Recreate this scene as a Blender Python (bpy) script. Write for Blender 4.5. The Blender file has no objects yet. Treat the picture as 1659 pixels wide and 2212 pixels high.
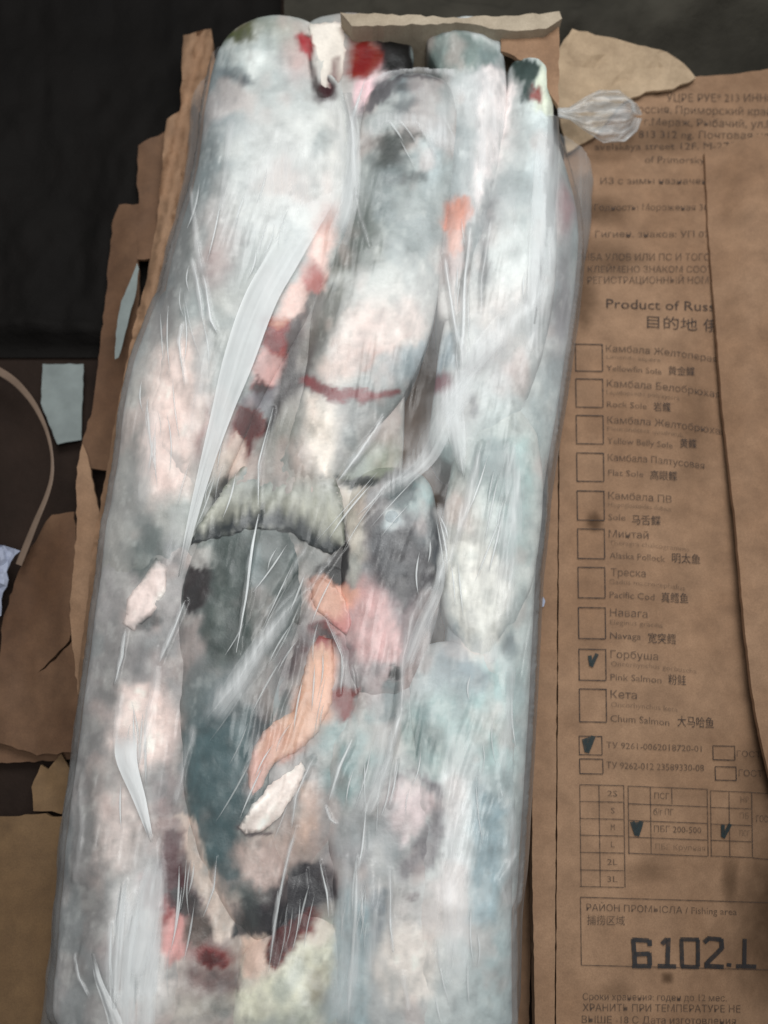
import bpy, bmesh, math, random
import numpy as np
from mathutils import Vector
from mathutils.geometry import delaunay_2d_cdt
random.seed(7); rng = np.random.default_rng(7)
S = bpy.context.scene; COL = S.collection

# ------------------------------------------------------------------ camera, light, exposure
FPX = 1843.0; CX = 829.5; CY = 1106.0; CAMZ = 0.713; TILT = math.radians(13.5)
cam = bpy.data.cameras.new('camera'); co = bpy.data.objects.new('camera', cam); COL.objects.link(co)
co.location = (0, 0, CAMZ); co.rotation_euler = (TILT, 0, 0)
cam.sensor_fit = 'VERTICAL'; cam.sensor_height = 24.0; cam.lens = 24.0 * FPX / 2212.0
cam.clip_start = 0.01; cam.clip_end = 20
cam.dof.use_dof = True; cam.dof.focus_distance = 0.595; cam.dof.aperture_fstop = cam.lens / 1000 / 0.0078
S.camera = co
w = bpy.data.worlds.new('World'); S.world = w; w.use_nodes = True
w.node_tree.nodes['Background'].inputs[0].default_value = (0.92, 0.97, 1.0, 1)
w.node_tree.nodes['Background'].inputs[1].default_value = 0.11
def area(name, loc, target, size, power, col):
    l = bpy.data.lights.new(name, 'AREA'); l.shape = 'RECTANGLE'; l.size, l.size_y = size
    l.energy = power; l.color = col
    o = bpy.data.objects.new(name, l); COL.objects.link(o); o.location = loc
    o.rotation_euler = (Vector(target) - Vector(loc)).to_track_quat('-Z', 'Y').to_euler(); return o
area('doorway_light', (0.10, 0.68, 1.08), (-0.02, 0.10, 0.1), (0.8, 0.5), 10.4, (0.985, 1.0, 0.995))
area('ceiling_light', (0.10, 0.02, 1.30), (0.0, 0.1, 0.1), (0.5, 0.5), 7.2, (1.0, 1.0, 0.98))
S.view_settings.view_transform = 'Standard'; S.view_settings.look = 'None'
S.view_settings.exposure = 0.0; S.view_settings.gamma = 1.0

# ------------------------------------------------------------------ helpers
ct, st = math.cos(TILT), math.sin(TILT)
def Wn(px, py, z):
    """plan points (numpy) at height z that lie on the sight line through frame position px, py"""
    px = np.asarray(px, float); py = np.asarray(py, float); z = np.asarray(z, float)
    dx = (px - CX) / FPX; dy = -(py - CY) / FPX
    wy = dy * ct + st; wz = dy * st - ct
    k = (z - CAMZ) / wz
    return dx * k, wy * k
def Wp(px, py, z):
    x, y = Wn(px, py, z); return Vector((float(x), float(y), float(z)))
ZP = 0.118                                   # reference plane in which surface patterns are laid out
def plan_px(x, y):
    """plan x, y -> pattern coordinates in the reference plane"""
    z = ZP - CAMZ
    # camera coords
    yc = y * ct + z * st; zc = -y * st + z * ct
    return CX + FPX * x / (-zc), CY - FPX * yc / (-zc)
def lin(c):
    c = np.asarray(c, float) / 255.0
    return np.where(c <= 0.04045, c / 12.92, ((c + 0.055) / 1.055) ** 2.4)
def vnoise(x, y, seed=0):
    xi = np.floor(x).astype(np.int64); yi = np.floor(y).astype(np.int64); fx = x - xi; fy = y - yi
    fx = fx * fx * (3 - 2 * fx); fy = fy * fy * (3 - 2 * fy)
    def h(a, b):
        n = (a * 374761393 + b * 668265263 + seed * 1442695041) & 0x7fffffff
        n = ((n ^ (n >> 13)) * 1274126177) & 0x7fffffff
        return ((n ^ (n >> 16)) & 0xffff) / 65535.0
    return (h(xi, yi) * (1 - fx) + h(xi + 1, yi) * fx) * (1 - fy) + (h(xi, yi + 1) * (1 - fx) + h(xi + 1, yi + 1) * fx) * fy
def fbm(x, y, seed=0, o=4):
    s = 0; a = 0.5; t = 0
    for i in range(o):
        s = s + a * vnoise(x, y, seed + i * 17); t += a; x = x * 2.03 + 11.3; y = y * 2.03 + 5.7; a *= 0.5
    return s / t * 2 - 1
def smooth(e0, e1, v):
    t = np.clip((v - e0) / (e1 - e0), 0, 1); return t * t * (3 - 2 * t)
def polydist(px, py, pts):
    """distance to a polyline of (x, y, w): returns distance / local half width, along parameter 0..1"""
    best = np.full(px.shape, 1e9); tp = np.zeros(px.shape); n = len(pts) - 1
    for i in range(n):
        (x0, y0, w0), (x1, y1, w1) = pts[i], pts[i + 1]
        dx, dy = x1 - x0, y1 - y0; L = dx * dx + dy * dy + 1e-9
        t = np.clip(((px - x0) * dx + (py - y0) * dy) / L, 0, 1)
        d = np.hypot(px - x0 - t * dx, py - y0 - t * dy) / np.maximum(w0 + (w1 - w0) * t, 0.3)
        m = d < best; best = np.where(m, d, best); tp = np.where(m, (i + t) / n, tp)
    return best, tp
def inpoly(px, py, poly):
    c = np.zeros(px.shape, bool); n = len(poly); j = n - 1
    for i in range(n):
        xi, yi = poly[i]; xj, yj = poly[j]
        c ^= ((yi > py) != (yj > py)) & (px < (xj - xi) * (py - yi) / (yj - yi + 1e-12) + xi); j = i
    return c
def mesh_np(name, V, F, mat, parent=None, attrs=None, smooth_sh=True):
    me = bpy.data.meshes.new(name); V = np.asarray(V, np.float32)
    if isinstance(F, np.ndarray) and F.ndim == 2:
        k = F.shape[1]; me.vertices.add(len(V)); me.vertices.foreach_set('co', V.ravel())
        me.loops.add(F.size); me.loops.foreach_set('vertex_index', F.ravel().astype(np.int32))
        me.polygons.add(len(F)); me.polygons.foreach_set('loop_start', np.arange(0, F.size, k, dtype=np.int32))
        me.update(calc_edges=True)
    else:
        me.from_pydata([tuple(v) for v in V], [], F); me.update()
    me.polygons.foreach_set('use_smooth', np.full(len(me.polygons), smooth_sh))
    for an, av in (attrs or {}).items():
        if av.ndim == 2:
            a = me.attributes.new(an, 'FLOAT_COLOR', 'POINT')
            a.data.foreach_set('color', np.concatenate([av, np.ones((len(av), 1))], 1).astype(np.float32).ravel())
        else:
            a = me.attributes.new(an, 'FLOAT', 'POINT'); a.data.foreach_set('value', av.astype(np.float32))
    me.materials.append(mat)
    o = bpy.data.objects.new(name, me); COL.objects.link(o)
    if parent: o.parent = parent; o.matrix_parent_inverse = parent.matrix_basis.inverted()
    return o
def thing(name, label, cat, loc=(0, 0, 0), group=None):
    o = bpy.data.objects.new(name, None); COL.objects.link(o); o.location = loc; o.empty_display_size = 0.03
    return tag(o, label, cat, group)
def tag(o, label, cat, group=None):
    o['label'] = label; o['category'] = cat
    if group: o['group'] = group
    return o
def gridfaces(nr, nc, wrap=False):
    a = np.arange(nr * nc).reshape(nr, nc)
    if wrap: a = np.concatenate([a, a[:, :1]], 1)
    return np.stack([a[:-1, :-1], a[:-1, 1:], a[1:, 1:], a[1:, :-1]], -1).reshape(-1, 4)

# ------------------------------------------------------------------ materials
def newmat(name):
    m = bpy.data.materials.new(name); m.use_nodes = True; nt = m.node_tree
    for n in list(nt.nodes): nt.nodes.remove(n)
    out = nt.nodes.new('ShaderNodeOutputMaterial'); return m, nt, out
def N(nt, t, **kw):
    n = nt.nodes.new(t)
    for k, v in kw.items():
        if isinstance(k, str) and hasattr(n, k): setattr(n, k, v)
    return n
def noise_node(nt, scale, detail=4, rough=0.55, vec=None, stretch=None, dist=0.0):
    tc = N(nt, 'ShaderNodeTexCoord'); mp = N(nt, 'ShaderNodeMapping')
    nt.links.new(tc.outputs['Object'], mp.inputs[0])
    if stretch:
        mp.inputs['Rotation'].default_value = stretch[1]; mp.inputs['Scale'].default_value = stretch[0]
    n = N(nt, 'ShaderNodeTexNoise'); n.inputs['Scale'].default_value = scale
    n.inputs['Detail'].default_value = detail; n.inputs['Roughness'].default_value = rough
    n.inputs['Distortion'].default_value = dist
    nt.links.new(mp.outputs[0], n.inputs['Vector']); return n
def ramp(nt, src, stops):
    r = N(nt, 'ShaderNodeValToRGB'); e = r.color_ramp.elements
    while len(e) < len(stops): e.new(0.5)
    for i, (p, c) in enumerate(stops):
        e[i].position = p; e[i].color = tuple(c) + (1,) if len(c) == 3 else c
    nt.links.new(src, r.inputs[0]); return r
def mixc(nt, fac, a, b, mode='MIX'):
    m = N(nt, 'ShaderNodeMix'); m.data_type = 'RGBA'; m.blend_type = mode
    for s, v in ((m.inputs[0], fac), (m.inputs[6], a), (m.inputs[7], b)):
        if hasattr(v, 'is_linked'): nt.links.new(v, s)
        elif isinstance(v, (int, float)): s.default_value = v
        else: s.default_value = tuple(v) + (1,)
    return m.outputs[2]
def math_node(nt, op, a, b=None, clamp=False):
    m = N(nt, 'ShaderNodeMath'); m.operation = op; m.use_clamp = clamp
    for s, v in ((m.inputs[0], a), (m.inputs[1], b)):
        if v is None: continue
        if hasattr(v, 'is_linked'): nt.links.new(v, s)
        else: s.default_value = v
    return m.outputs[0]
def bump(nt, h, strength, dist):
    b = N(nt, 'ShaderNodeBump'); b.inputs['Strength'].default_value = strength; b.inputs['Distance'].default_value = dist
    nt.links.new(h, b.inputs['Height']); return b.outputs[0]

def simple(name, col, rough=0.7, var=0.25, scale=25, bstr=0.3, bdist=0.002, bscale=60, col2=None, stretch=None, sheen=0):
    m, nt, out = newmat(name); p = N(nt, 'ShaderNodeBsdfPrincipled')
    n = noise_node(nt, scale, 5, 0.6, stretch=stretch)
    c2 = col2 or tuple(c * (1 - var) for c in col)
    r = ramp(nt, n.outputs[0], [(0.32, c2), (0.68, col)])
    nt.links.new(r.outputs[0], p.inputs['Base Color']); p.inputs['Roughness'].default_value = rough; p.inputs['Specular IOR Level'].default_value = 0.15
    n2 = noise_node(nt, bscale, 6, 0.65, stretch=stretch)
    nt.links.new(bump(nt, n2.outputs[0], bstr, bdist), p.inputs['Normal'])
    nt.links.new(p.outputs[0], out.inputs[0]); return m
def card_mat(name, col, wet=0.5, fluting=True):
    m, nt, out = newmat(name); p = N(nt, 'ShaderNodeBsdfPrincipled')
    big = noise_node(nt, 9, 4, 0.6); fine = noise_node(nt, 900, 3, 0.7); mid = noise_node(nt, 45, 5, 0.65)
    dark = tuple(c * (0.62, 0.52, 0.42)[i] for i, c in enumerate(col))
    r = ramp(nt, big.outputs[0], [(0.40, dark), (0.62, col)])
    c = mixc(nt, wet, col, r.outputs[0])
    r2 = ramp(nt, mid.outputs[0], [(0.3, (0.72, 0.70, 0.68)), (0.7, (1.08, 1.08, 1.08))])
    c = mixc(nt, 1.0, c, r2.outputs[0], 'MULTIPLY')
    r3 = ramp(nt, fine.outputs[0], [(0.3, (0.80, 0.78, 0.76)), (0.7, (1.12, 1.12, 1.12))])
    c = mixc(nt, 0.8, c, r3.outputs[0], 'MULTIPLY')
    nt.links.new(c, p.inputs['Base Color']); p.inputs['Roughness'].default_value = 0.82
    wv = noise_node(nt, 140, 3, 0.5, stretch=((1.0, 0.06, 1.0), (0, 0, 0.07)))
    h = math_node(nt, 'ADD', math_node(nt, 'MULTIPLY', wv.outputs[0], 0.5 if fluting else 0.1), mid.outputs[0])
    nt.links.new(bump(nt, h, 0.30, 0.0008), p.inputs['Normal'])
    nt.links.new(p.outputs[0], out.inputs[0]); return m
M_card = card_mat('kraft_cardboard', (0.285, 0.172, 0.102), 0.45)
M_card_light = card_mat('pale_kraft_cardboard_lit', (0.44, 0.33, 0.22), 0.2, False)  # pale tone also paints in the brighter light on the corner flap
M_card_gold = card_mat('golden_cardboard', (0.165, 0.098, 0.045), 0.35)
M_card_wet = card_mat('damp_cardboard', (0.140, 0.074, 0.039), 0.75)
M_card_edge = card_mat('torn_board_liner', (0.40, 0.34, 0.26), 0.25, False)
M_paper = simple('white_paper_scrap', (0.22, 0.25, 0.245), 0.8, 0.3, 30, 0.3, 0.001, 80)
M_paper2 = simple('bluish_paper_scrap', (0.34, 0.37, 0.47), 0.8, 0.25, 30, 0.3, 0.001, 60)
M_floor = simple('grimy_floor', (0.026, 0.016, 0.012), 0.85, 0.45, 14, 0.5, 0.004, 70)
M_black = simple('black_fabric', (0.0062, 0.0050, 0.0043), 0.8, 0.5, 8, 0.5, 0.002, 220)
M_grey = simple('dark_olive_fabric', (0.052, 0.047, 0.037), 0.9, 0.55, 9, 0.5, 0.003, 90)
M_strap = simple('packing_strap', (0.17, 0.12, 0.09), 0.35, 0.2, 40, 0.1, 0.0004, 120)

def ink_mat(name, col, lo, hi):
    m, nt, out = newmat(name); p = N(nt, 'ShaderNodeBsdfPrincipled')
    p.inputs['Base Color'].default_value = tuple(col) + (1,); p.inputs['Roughness'].default_value = 0.8
    t = N(nt, 'ShaderNodeBsdfTransparent'); n = noise_node(nt, 260, 4, 0.6)
    r = ramp(nt, n.outputs[0], [(0.3, (lo,) * 3), (0.65, (hi,) * 3)])
    mx = N(nt, 'ShaderNodeMixShader'); nt.links.new(r.outputs[0], mx.inputs[0])
    nt.links.new(t.outputs[0], mx.inputs[1]); nt.links.new(p.outputs[0], mx.inputs[2]); nt.links.new(mx.outputs[0], out.inputs[0]); return m
I_dark = ink_mat('printed_ink', (0.030, 0.020, 0.017), 0.45, 0.95)
I_mid = ink_mat('faded_ink', (0.050, 0.032, 0.024), 0.30, 0.75)
I_faint = ink_mat('faint_ink', (0.080, 0.052, 0.036), 0.12, 0.50)
I_stamp = ink_mat('stamp_ink', (0.018, 0.017, 0.019), 0.55, 0.98)
I_pen = ink_mat('marker_ink', (0.012, 0.022, 0.024), 0.65, 1.0)

def stain_shade_mat():
    m, nt, out = newmat('damp_stain_shade'); d = N(nt, 'ShaderNodeBsdfDiffuse'); d.inputs[0].default_value = (0.060, 0.034, 0.020, 1)
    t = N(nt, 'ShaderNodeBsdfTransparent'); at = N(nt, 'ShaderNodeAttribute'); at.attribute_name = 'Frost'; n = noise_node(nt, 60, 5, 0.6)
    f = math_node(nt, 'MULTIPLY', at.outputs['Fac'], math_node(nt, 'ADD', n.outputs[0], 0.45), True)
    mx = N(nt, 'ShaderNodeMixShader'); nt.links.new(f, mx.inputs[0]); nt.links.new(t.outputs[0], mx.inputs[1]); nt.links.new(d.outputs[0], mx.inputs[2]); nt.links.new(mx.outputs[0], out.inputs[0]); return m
M_stain_shade = stain_shade_mat()
def flesh_mat():
    m, nt, out = newmat('frozen_fish_skin'); p = N(nt, 'ShaderNodeBsdfPrincipled')
    at = N(nt, 'ShaderNodeAttribute'); at.attribute_name = 'Col'
    n1 = noise_node(nt, 70, 6, 0.7); n2 = noise_node(nt, 420, 4, 0.7)
    r1 = ramp(nt, n1.outputs[0], [(0.32, (0.90, 0.90, 0.90)), (0.50, (1, 1, 1)), (0.72, (1.08, 1.08, 1.08))])
    r2 = ramp(nt, n2.outputs[0], [(0.3, (0.80, 0.80, 0.80)), (0.7, (1.18, 1.18, 1.18))])
    c = mixc(nt, 0.9, at.outputs['Color'], r1.outputs[0], 'MULTIPLY'); c = mixc(nt, 0.3, c, r2.outputs[0], 'MULTIPLY')
    nt.links.new(c, p.inputs['Base Color']); p.inputs['Roughness'].default_value = 0.40
    p.inputs['Specular IOR Level'].default_value = 0.4
    h = math_node(nt, 'ADD', math_node(nt, 'MULTIPLY', n1.outputs[0], 1.0), math_node(nt, 'MULTIPLY', n2.outputs[0], 0.22))
    nt.links.new(bump(nt, h, 0.35, 0.0022), p.inputs['Normal'])
    nt.links.new(p.outputs[0], out.inputs[0]); return m
M_fish = flesh_mat()

def film_mat(name, base, tint=(0.86, 0.865, 0.87), streak=0.45, trans=0.25, gloss=0.62, rough=0.22):
    """thin milky polythene: clear where tight, white where frosted, creased or doubled"""
    m, nt, out = newmat(name)
    at = N(nt, 'ShaderNodeAttribute'); at.attribute_name = 'Frost'
    sA = noise_node(nt, 95, 4, 0.55, stretch=((1.0, 0.07, 0.5), (0, 0, 0.10)), dist=0.5)
    sB = noise_node(nt, 80, 4, 0.55, stretch=((1.0, 0.07, 0.5), (0, 0, -0.24)), dist=0.5)
    big = noise_node(nt, 16, 3, 0.5)
    pick = ramp(nt, big.outputs[0], [(0.42, (0, 0, 0)), (0.58, (1, 1, 1))])
    s = mixc(nt, pick.outputs[0], sA.outputs['Color'], sB.outputs['Color'])
    sep = N(nt, 'ShaderNodeSeparateColor'); nt.links.new(s, sep.inputs[0]); sv = sep.outputs[0]
    st_ = ramp(nt, sv, [(0.52, (0, 0, 0)), (0.62, (0.25,) * 3), (0.76, (1, 1, 1))])
    cl = noise_node(nt, 38, 5, 0.65)
    cr = ramp(nt, cl.outputs[0], [(0.35, (0, 0, 0)), (0.75, (1, 1, 1))])
    f = math_node(nt, 'ADD', at.outputs['Fac'], base)
    f = math_node(nt, 'ADD', f, math_node(nt, 'MULTIPLY', st_.outputs[0], streak * 0.22))
    f = math_node(nt, 'ADD', f, math_node(nt, 'MULTIPLY', cr.outputs[0], 0.05))
    f = math_node(nt, 'MINIMUM', math_node(nt, 'MAXIMUM', f, 0.03), 0.97)
    tr = N(nt, 'ShaderNodeBsdfTransparent'); tr.inputs[0].default_value = (0.98, 0.985, 0.985, 1)
    df = N(nt, 'ShaderNodeBsdfDiffuse'); df.inputs[0].default_value = tuple(tint) + (1,)
    tl = N(nt, 'ShaderNodeBsdfTranslucent'); tl.inputs[0].default_value = tuple(tint) + (1,)
    gl = N(nt, 'ShaderNodeBsdfGlossy'); gl.inputs['Roughness'].default_value = rough
    hb = math_node(nt, 'ADD', math_node(nt, 'MULTIPLY', sv, 0.35), math_node(nt, 'MULTIPLY', cl.outputs[0], 0.7))
    nb = bump(nt, hb, 0.26, 0.0020)
    for q in (df, gl): nt.links.new(nb, q.inputs['Normal'])
    m1 = N(nt, 'ShaderNodeMixShader'); m1.inputs[0].default_value = trans
    nt.links.new(df.outputs[0], m1.inputs[1]); nt.links.new(tl.outputs[0], m1.inputs[2])
    m2 = N(nt, 'ShaderNodeMixShader'); nt.links.new(f, m2.inputs[0])
    nt.links.new(tr.outputs[0], m2.inputs[1]); nt.links.new(m1.outputs[0], m2.inputs[2])
    fr = N(nt, 'ShaderNodeFresnel'); fr.inputs[0].default_value = 1.45; nt.links.new(nb, fr.inputs['Normal'])
    m3 = N(nt, 'ShaderNodeMixShader'); nt.links.new(math_node(nt, 'MULTIPLY', fr.outputs[0], gloss, True), m3.inputs[0])
    nt.links.new(m2.outputs[0], m3.inputs[1]); nt.links.new(gl.outputs[0], m3.inputs[2])
    nt.links.new(m3.outputs[0], out.inputs[0]); return m
M_film = film_mat('milky_polythene', 0.0)
M_fold = film_mat('doubled_polythene', 0.0, (0.88, 0.90, 0.905), 0.3, 0.2, 0.4, 0.36)

# ------------------------------------------------------------------ slabs cut from a board
def zfun(v): return v if callable(v) else (lambda x, y, v=v: np.full(np.shape(x), float(v)))
def slab(name, poly, z, thick, mat, parent=None, rag=2.0, step=26, seed=1, smooth_sh=False, wave=0.0, side_mat=None):
    """a sheet of real thickness with the outline poly (frame positions at height z), rough cut edge"""
    zf = zfun(z); pts = []; r = random.Random(seed)
    for i in range(len(poly)):
        a = poly[i]; b = poly[(i + 1) % len(poly)]; L = math.hypot(b[0] - a[0], b[1] - a[1]); n = max(1, int(L / 14))
        for k in range(n):
            t = k / n; j = rag * (0 if k == 0 else 1)
            pts.append((a[0] + (b[0] - a[0]) * t + r.uniform(-j, j), a[1] + (b[1] - a[1]) * t + r.uniform(-j, j)))
    nb = len(pts); P = np.array(pts)
    gx, gy = np.meshgrid(np.arange(P[:, 0].min(), P[:, 0].max(), step), np.arange(P[:, 1].min(), P[:, 1].max(), step))
    gx = gx.ravel() + rng.uniform(-3, 3, gx.size); gy = gy.ravel() + rng.uniform(-3, 3, gy.size)
    k = inpoly(gx, gy, pts)
    near = np.min(np.hypot(gx[:, None] - P[None, :, 0], gy[:, None] - P[None, :, 1]), 1) > step * 0.45
    inner = list(zip(gx[k & near], gy[k & near]))
    vin = [Vector(p) for p in pts + inner]
    vs, es, fs, ov, oe, of = delaunay_2d_cdt(vin, [(i, (i + 1) % nb) for i in range(nb)], [], 1, 1e-5)
    A = np.array([(v.x, v.y) for v in vs])
    zz = zf(A[:, 0], A[:, 1]) + wave * fbm(A[:, 0] / 130, A[:, 1] / 130, seed, 4)
    X, Y = Wn(A[:, 0], A[:, 1], zz)
    n = len(A); top = np.stack([X, Y, zz], 1); bot = np.stack([X, Y, zz - thick], 1)
    F = []; cnt = {}
    for f in fs:
        f = list(f); a, b, c = (A[f[0]], A[f[1]], A[f[2]])
        if (b[0] - a[0]) * (c[1] - a[1]) - (b[1] - a[1]) * (c[0] - a[0]) > 0: f = f[::-1]
        F.append(f)
        for i in range(len(f)): cnt[(f[i], f[(i + 1) % len(f)])] = 1
    G = list(F); SV = []
    for f in F: G.append([v + n for v in f[::-1]])
    for (a, b) in cnt:
        if (b, a) not in cnt:
            k = 2 * n + len(SV); SV += [top[b], top[a], bot[a], bot[b]]; G.append([k, k + 1, k + 2, k + 3])
    o = mesh_np(name, np.concatenate([top, bot, np.array(SV)]), G, mat, parent, smooth_sh=smooth_sh)
    return o

# ------------------------------------------------------------------ setting
fl = mesh_np('floor', [(-3, -3, 0), (3, -3, 0), (3, 3, 0), (-3, 3, 0)], [(0, 1, 2, 3)], M_floor, smooth_sh=False)
fl['kind'] = 'structure'
def cloth(name, x0, x1, y0, y1, zf, mat, nx=110, ny=80):
    u, v = np.meshgrid(np.linspace(x0, x1, nx), np.linspace(y0, y1, ny)); z = zf(u, v)
    X, Y = Wn(u.ravel(), v.ravel(), 0.03)
    return mesh_np(name, np.stack([X, Y, z.ravel()], 1), gridfaces(ny, nx)[:, ::-1].copy(), mat)
def tarp_z(u, v):
    e = smooth(735, 690, v) * smooth(560, 470, u)
    return 0.003 + 0.022 * e + e * 0.022 * fbm(u / 170, v / 210, 3, 4) + 0.005 * np.exp(-((v - 695 - 0.1 * (u - 100)) / 14) ** 2)
o = cloth('black_cloth', -300, 600, -260, 745, tarp_z, M_black)
tag(o, 'crumpled black cloth spread in the dark upper left corner', 'cloth')
def grey_z(u, v):
    e = smooth(190, 60, v + 0.10 * (u - 1250) * (u > 1250))
    return 0.002 + 0.05 * e + e * (0.028 * fbm(u / 170, v / 120, 21, 4))
o = cloth('grey_cloth', 620, 1980, -300, 230, grey_z, M_grey, 150, 70)
tag(o, 'dark olive grey crumpled cloth behind the far end of the box', 'cloth')

# ------------------------------------------------------------------ the opened carton
BOX = thing('carton', 'opened brown corrugated fish carton with black printed flap, torn along its left side', 'cardboard box', tuple(Wp(700, 1200, 0)))
slab('bottom_panel', [(470, 60), (1190, 60), (1140, 2330), (60, 2330)], 0.010, 0.006, M_card, BOX, 1, 60, 3)
# end wall behind the fish
slab('end_wall', [(735, 27), (980, 37), (1120, 34), (1208, 24), (1214, 40), (1180, 62), (1100, 66), (1000, 50), (760, 56)], 0.122, 0.112, M_card_edge, BOX, 2.5, 20, 5, wave=0.003)
slab('end_flap', [(1082, 52), (1206, 46), (1208, 105), (1206, 230), (1150, 140), (1082, 110)], 0.112, 0.004, M_card, BOX, 2, 20, 6, wave=0.005)
# right hand side: wall edge, fold and printed flap
def zpan(u, v):
    u = np.asarray(u, float); v = np.asarray(v, float)
    droop = smooth(1430, 1830, u) * smooth(1350, 2150, v)
    return 0.046 - 0.060 * droop + 0.004 * fbm(u / 300, v / 300, 5, 2) + 0.0025 * np.exp(-((u - 1330) / 200) ** 2) - 0.004 * smooth(500, 250, v)
def foldx(v): return 1208 - 0.006 * (v - 900)
slab('wall_edge', [(1158, 2300), (1150, 1900), (1150, 1700), (1168, 1300), (1185, 1000), (1195, 700), (foldx(700) - 2, 700), (foldx(2300) - 2, 2300)], lambda u, v: zpan(u, v) + 0.0012, 0.012, M_card, BOX, 0.8, 24, 8)
PANEL = slab('printed_flap', [(foldx(2300) + 1, 2300), (foldx(500) + 1, 500), (1222, 250), (1390, 200), (1500, 166), (1585, 160), (1780, 132), (1790, 2300)], zpan, 0.005, M_card, BOX, 0.8, 30, 9, True)
slab('raised_flap', [(1522, 330), (1530, 500), (1546, 700), (1562, 900), (1588, 1120), (1606, 1330), (1624, 1490), (1642, 1590), (1672, 1720), (1800, 1790), (1820, 330), (1640, 290)],
     lambda u, v: zpan(u, v) + 0.005 + 0.016 * smooth(1525, 1640, u) + 0.003 * fbm(u / 160, v / 260, 15, 2), 0.004, M_card, BOX, 0.8, 24, 10, True)
slab('corner_flap', [(1196, 120), (1236, 62), (1300, 78), (1395, 100), (1440, 112), (1478, 138), (1503, 168), (1455, 192), (1395, 198), (1340, 225), (1290, 290), (1225, 330), (1205, 230)],
     lambda u, v: zpan(u, v) + 0.0035 + 0.005 * np.abs(fbm(u / 60 + v / 160, v / 70, 41, 3)) + 0.010 * smooth(190, 80, v), 0.003, M_card_light, BOX, 2.0, 14, 11, False, wave=0.006)
# left hand side: the torn wall in layers
def lx(v): return np.interp(v, [60, 250, 440, 700, 960, 1200, 1500, 1800, 2300], [452, 405, 360, 305, 250, 212, 172, 140, 90])
slab('side_wall', [(456, 62), (396, 76), (393, 160), (388, 240), (360, 258), (355, 292), (340, 480), (318, 600), (290, 700), (250, 900), (222, 1060), (203, 1160), (188, 1300), (170, 1450), (168, 1640), (230, 1640), (330, 900), (430, 500), (470, 200)],
     lambda u, v: 0.052 + 0.006 * np.sin((u - lx(v)) * 0.16) + 0.003 * fbm(u / 60, v / 200, 31, 3), 0.007, M_card, BOX, 2, 12, 12, True)
slab('wall_liner', [(356, 284), (299, 314), (296, 380), (300, 447), (296, 560), (340, 560), (372, 400)], lambda u, v: 0.040 + 0.006 * fbm(u / 50, v / 70, 33, 3), 0.003, M_card_wet, BOX, 2.5, 14, 13, True)
slab('outer_wall', [(300, 440), (258, 442), (244, 475), (228, 640), (215, 760), (200, 880), (177, 960), (187, 1010), (248, 1020), (262, 880), (300, 690)],
     lambda u, v: 0.030 + 0.010 * smooth(200, 300, u - 0 * v) + 0.003 * fbm(u / 60, v / 160, 35, 3), 0.004, M_card_wet, BOX, 2, 16, 14, True)
slab('wall_tear', [(178, 958), (192, 1000), (210, 1090), (222, 1150), (215, 1290), (190, 1480), (168, 1500), (150, 1330), (165, 1150), (166, 1010)],
     lambda u, v: 0.037 + 0.004 * fbm(u / 40, v / 120, 37, 3), 0.003, M_card, BOX, 2, 14, 15, True)
slab('torn_flap', [(160, 1105), (112, 1112), (66, 1182), (40, 1235), (8, 1330), (-10, 1480), (-40, 1600), (25, 1612), (80, 1632), (150, 1625), (190, 1620), (188, 1420), (178, 1360), (120, 1425), (70, 1462), (140, 1395), (178, 1330), (168, 1200)],
     lambda u, v: 0.018 + 0.016 * smooth(40, 170, u) + 0.004 * fbm(u / 60, v / 90, 39, 3), 0.003, M_card_wet, BOX, 2.5, 14, 16, True)
slab('tear_underlay', [(200, 1300), (140, 1390), (60, 1470), (-20, 1540), (-40, 1650), (190, 1640), (210, 1400)], lambda u, v: 0.012 + 0.004 * fbm(u / 60, v / 80, 47, 3), 0.002, M_card_wet, BOX, 2, 18, 17, True)
o = slab('cardboard_sheet', [(-60, 1768), (10, 1764), (98, 1757), (110, 1764), (170, 1760), (160, 2330), (-80, 2330)], lambda u, v: 0.024 + 0.003 * fbm(u / 120, v / 200, 49, 3), 0.004, M_card_gold, None, 2, 22, 18, True)
tag(o, 'flat golden brown cardboard sheet in the lower left corner', 'cardboard')
o = slab('cardboard_scrap', [(78, 1640), (140, 1652), (136, 1756), (74, 1758), (112, 1752), (126, 1690), (82, 1680)], 0.020, 0.003, M_card, None, 1, 14, 19)
bpy.data.objects.remove(o)
o = slab('cardboard_scrap', [(132, 1628), (150, 1660), (140, 1760), (112, 1752), (72, 1752), (68, 1700), (88, 1652), (104, 1662)], lambda u, v: 0.022 + 0.003 * fbm(u / 40, v / 50, 51, 3), 0.003, M_card_gold, None, 1.5, 12, 19, True)
tag(o, 'small squarish cardboard scrap beside the dark gap at the lower left', 'cardboard')
o = slab('paper_scrap', [(92, 786), (180, 786), (176, 950), (124, 960), (88, 870)], lambda u, v: 0.012 + 0.004 * fbm(u / 50, v / 60, 53, 3), 0.0008, M_paper, None, 1.2, 12, 20, True)
tag(o, 'greyish white torn paper scrap lying on the floor left of the carton', 'paper')
o = slab('paper_scrap', [(-30, 1172), (8, 1178), (44, 1190), (24, 1212), (14, 1235), (18, 1252), (6, 1280), (2, 1330), (-30, 1340)], lambda u, v: 0.034 + 0.008 * fbm(u / 20, v / 26, 55, 3), 0.0008, M_paper2, None, 2.5, 8, 21, False)
tag(o, 'crumpled bluish white paper scrap cut off by the left edge', 'paper')
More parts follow.
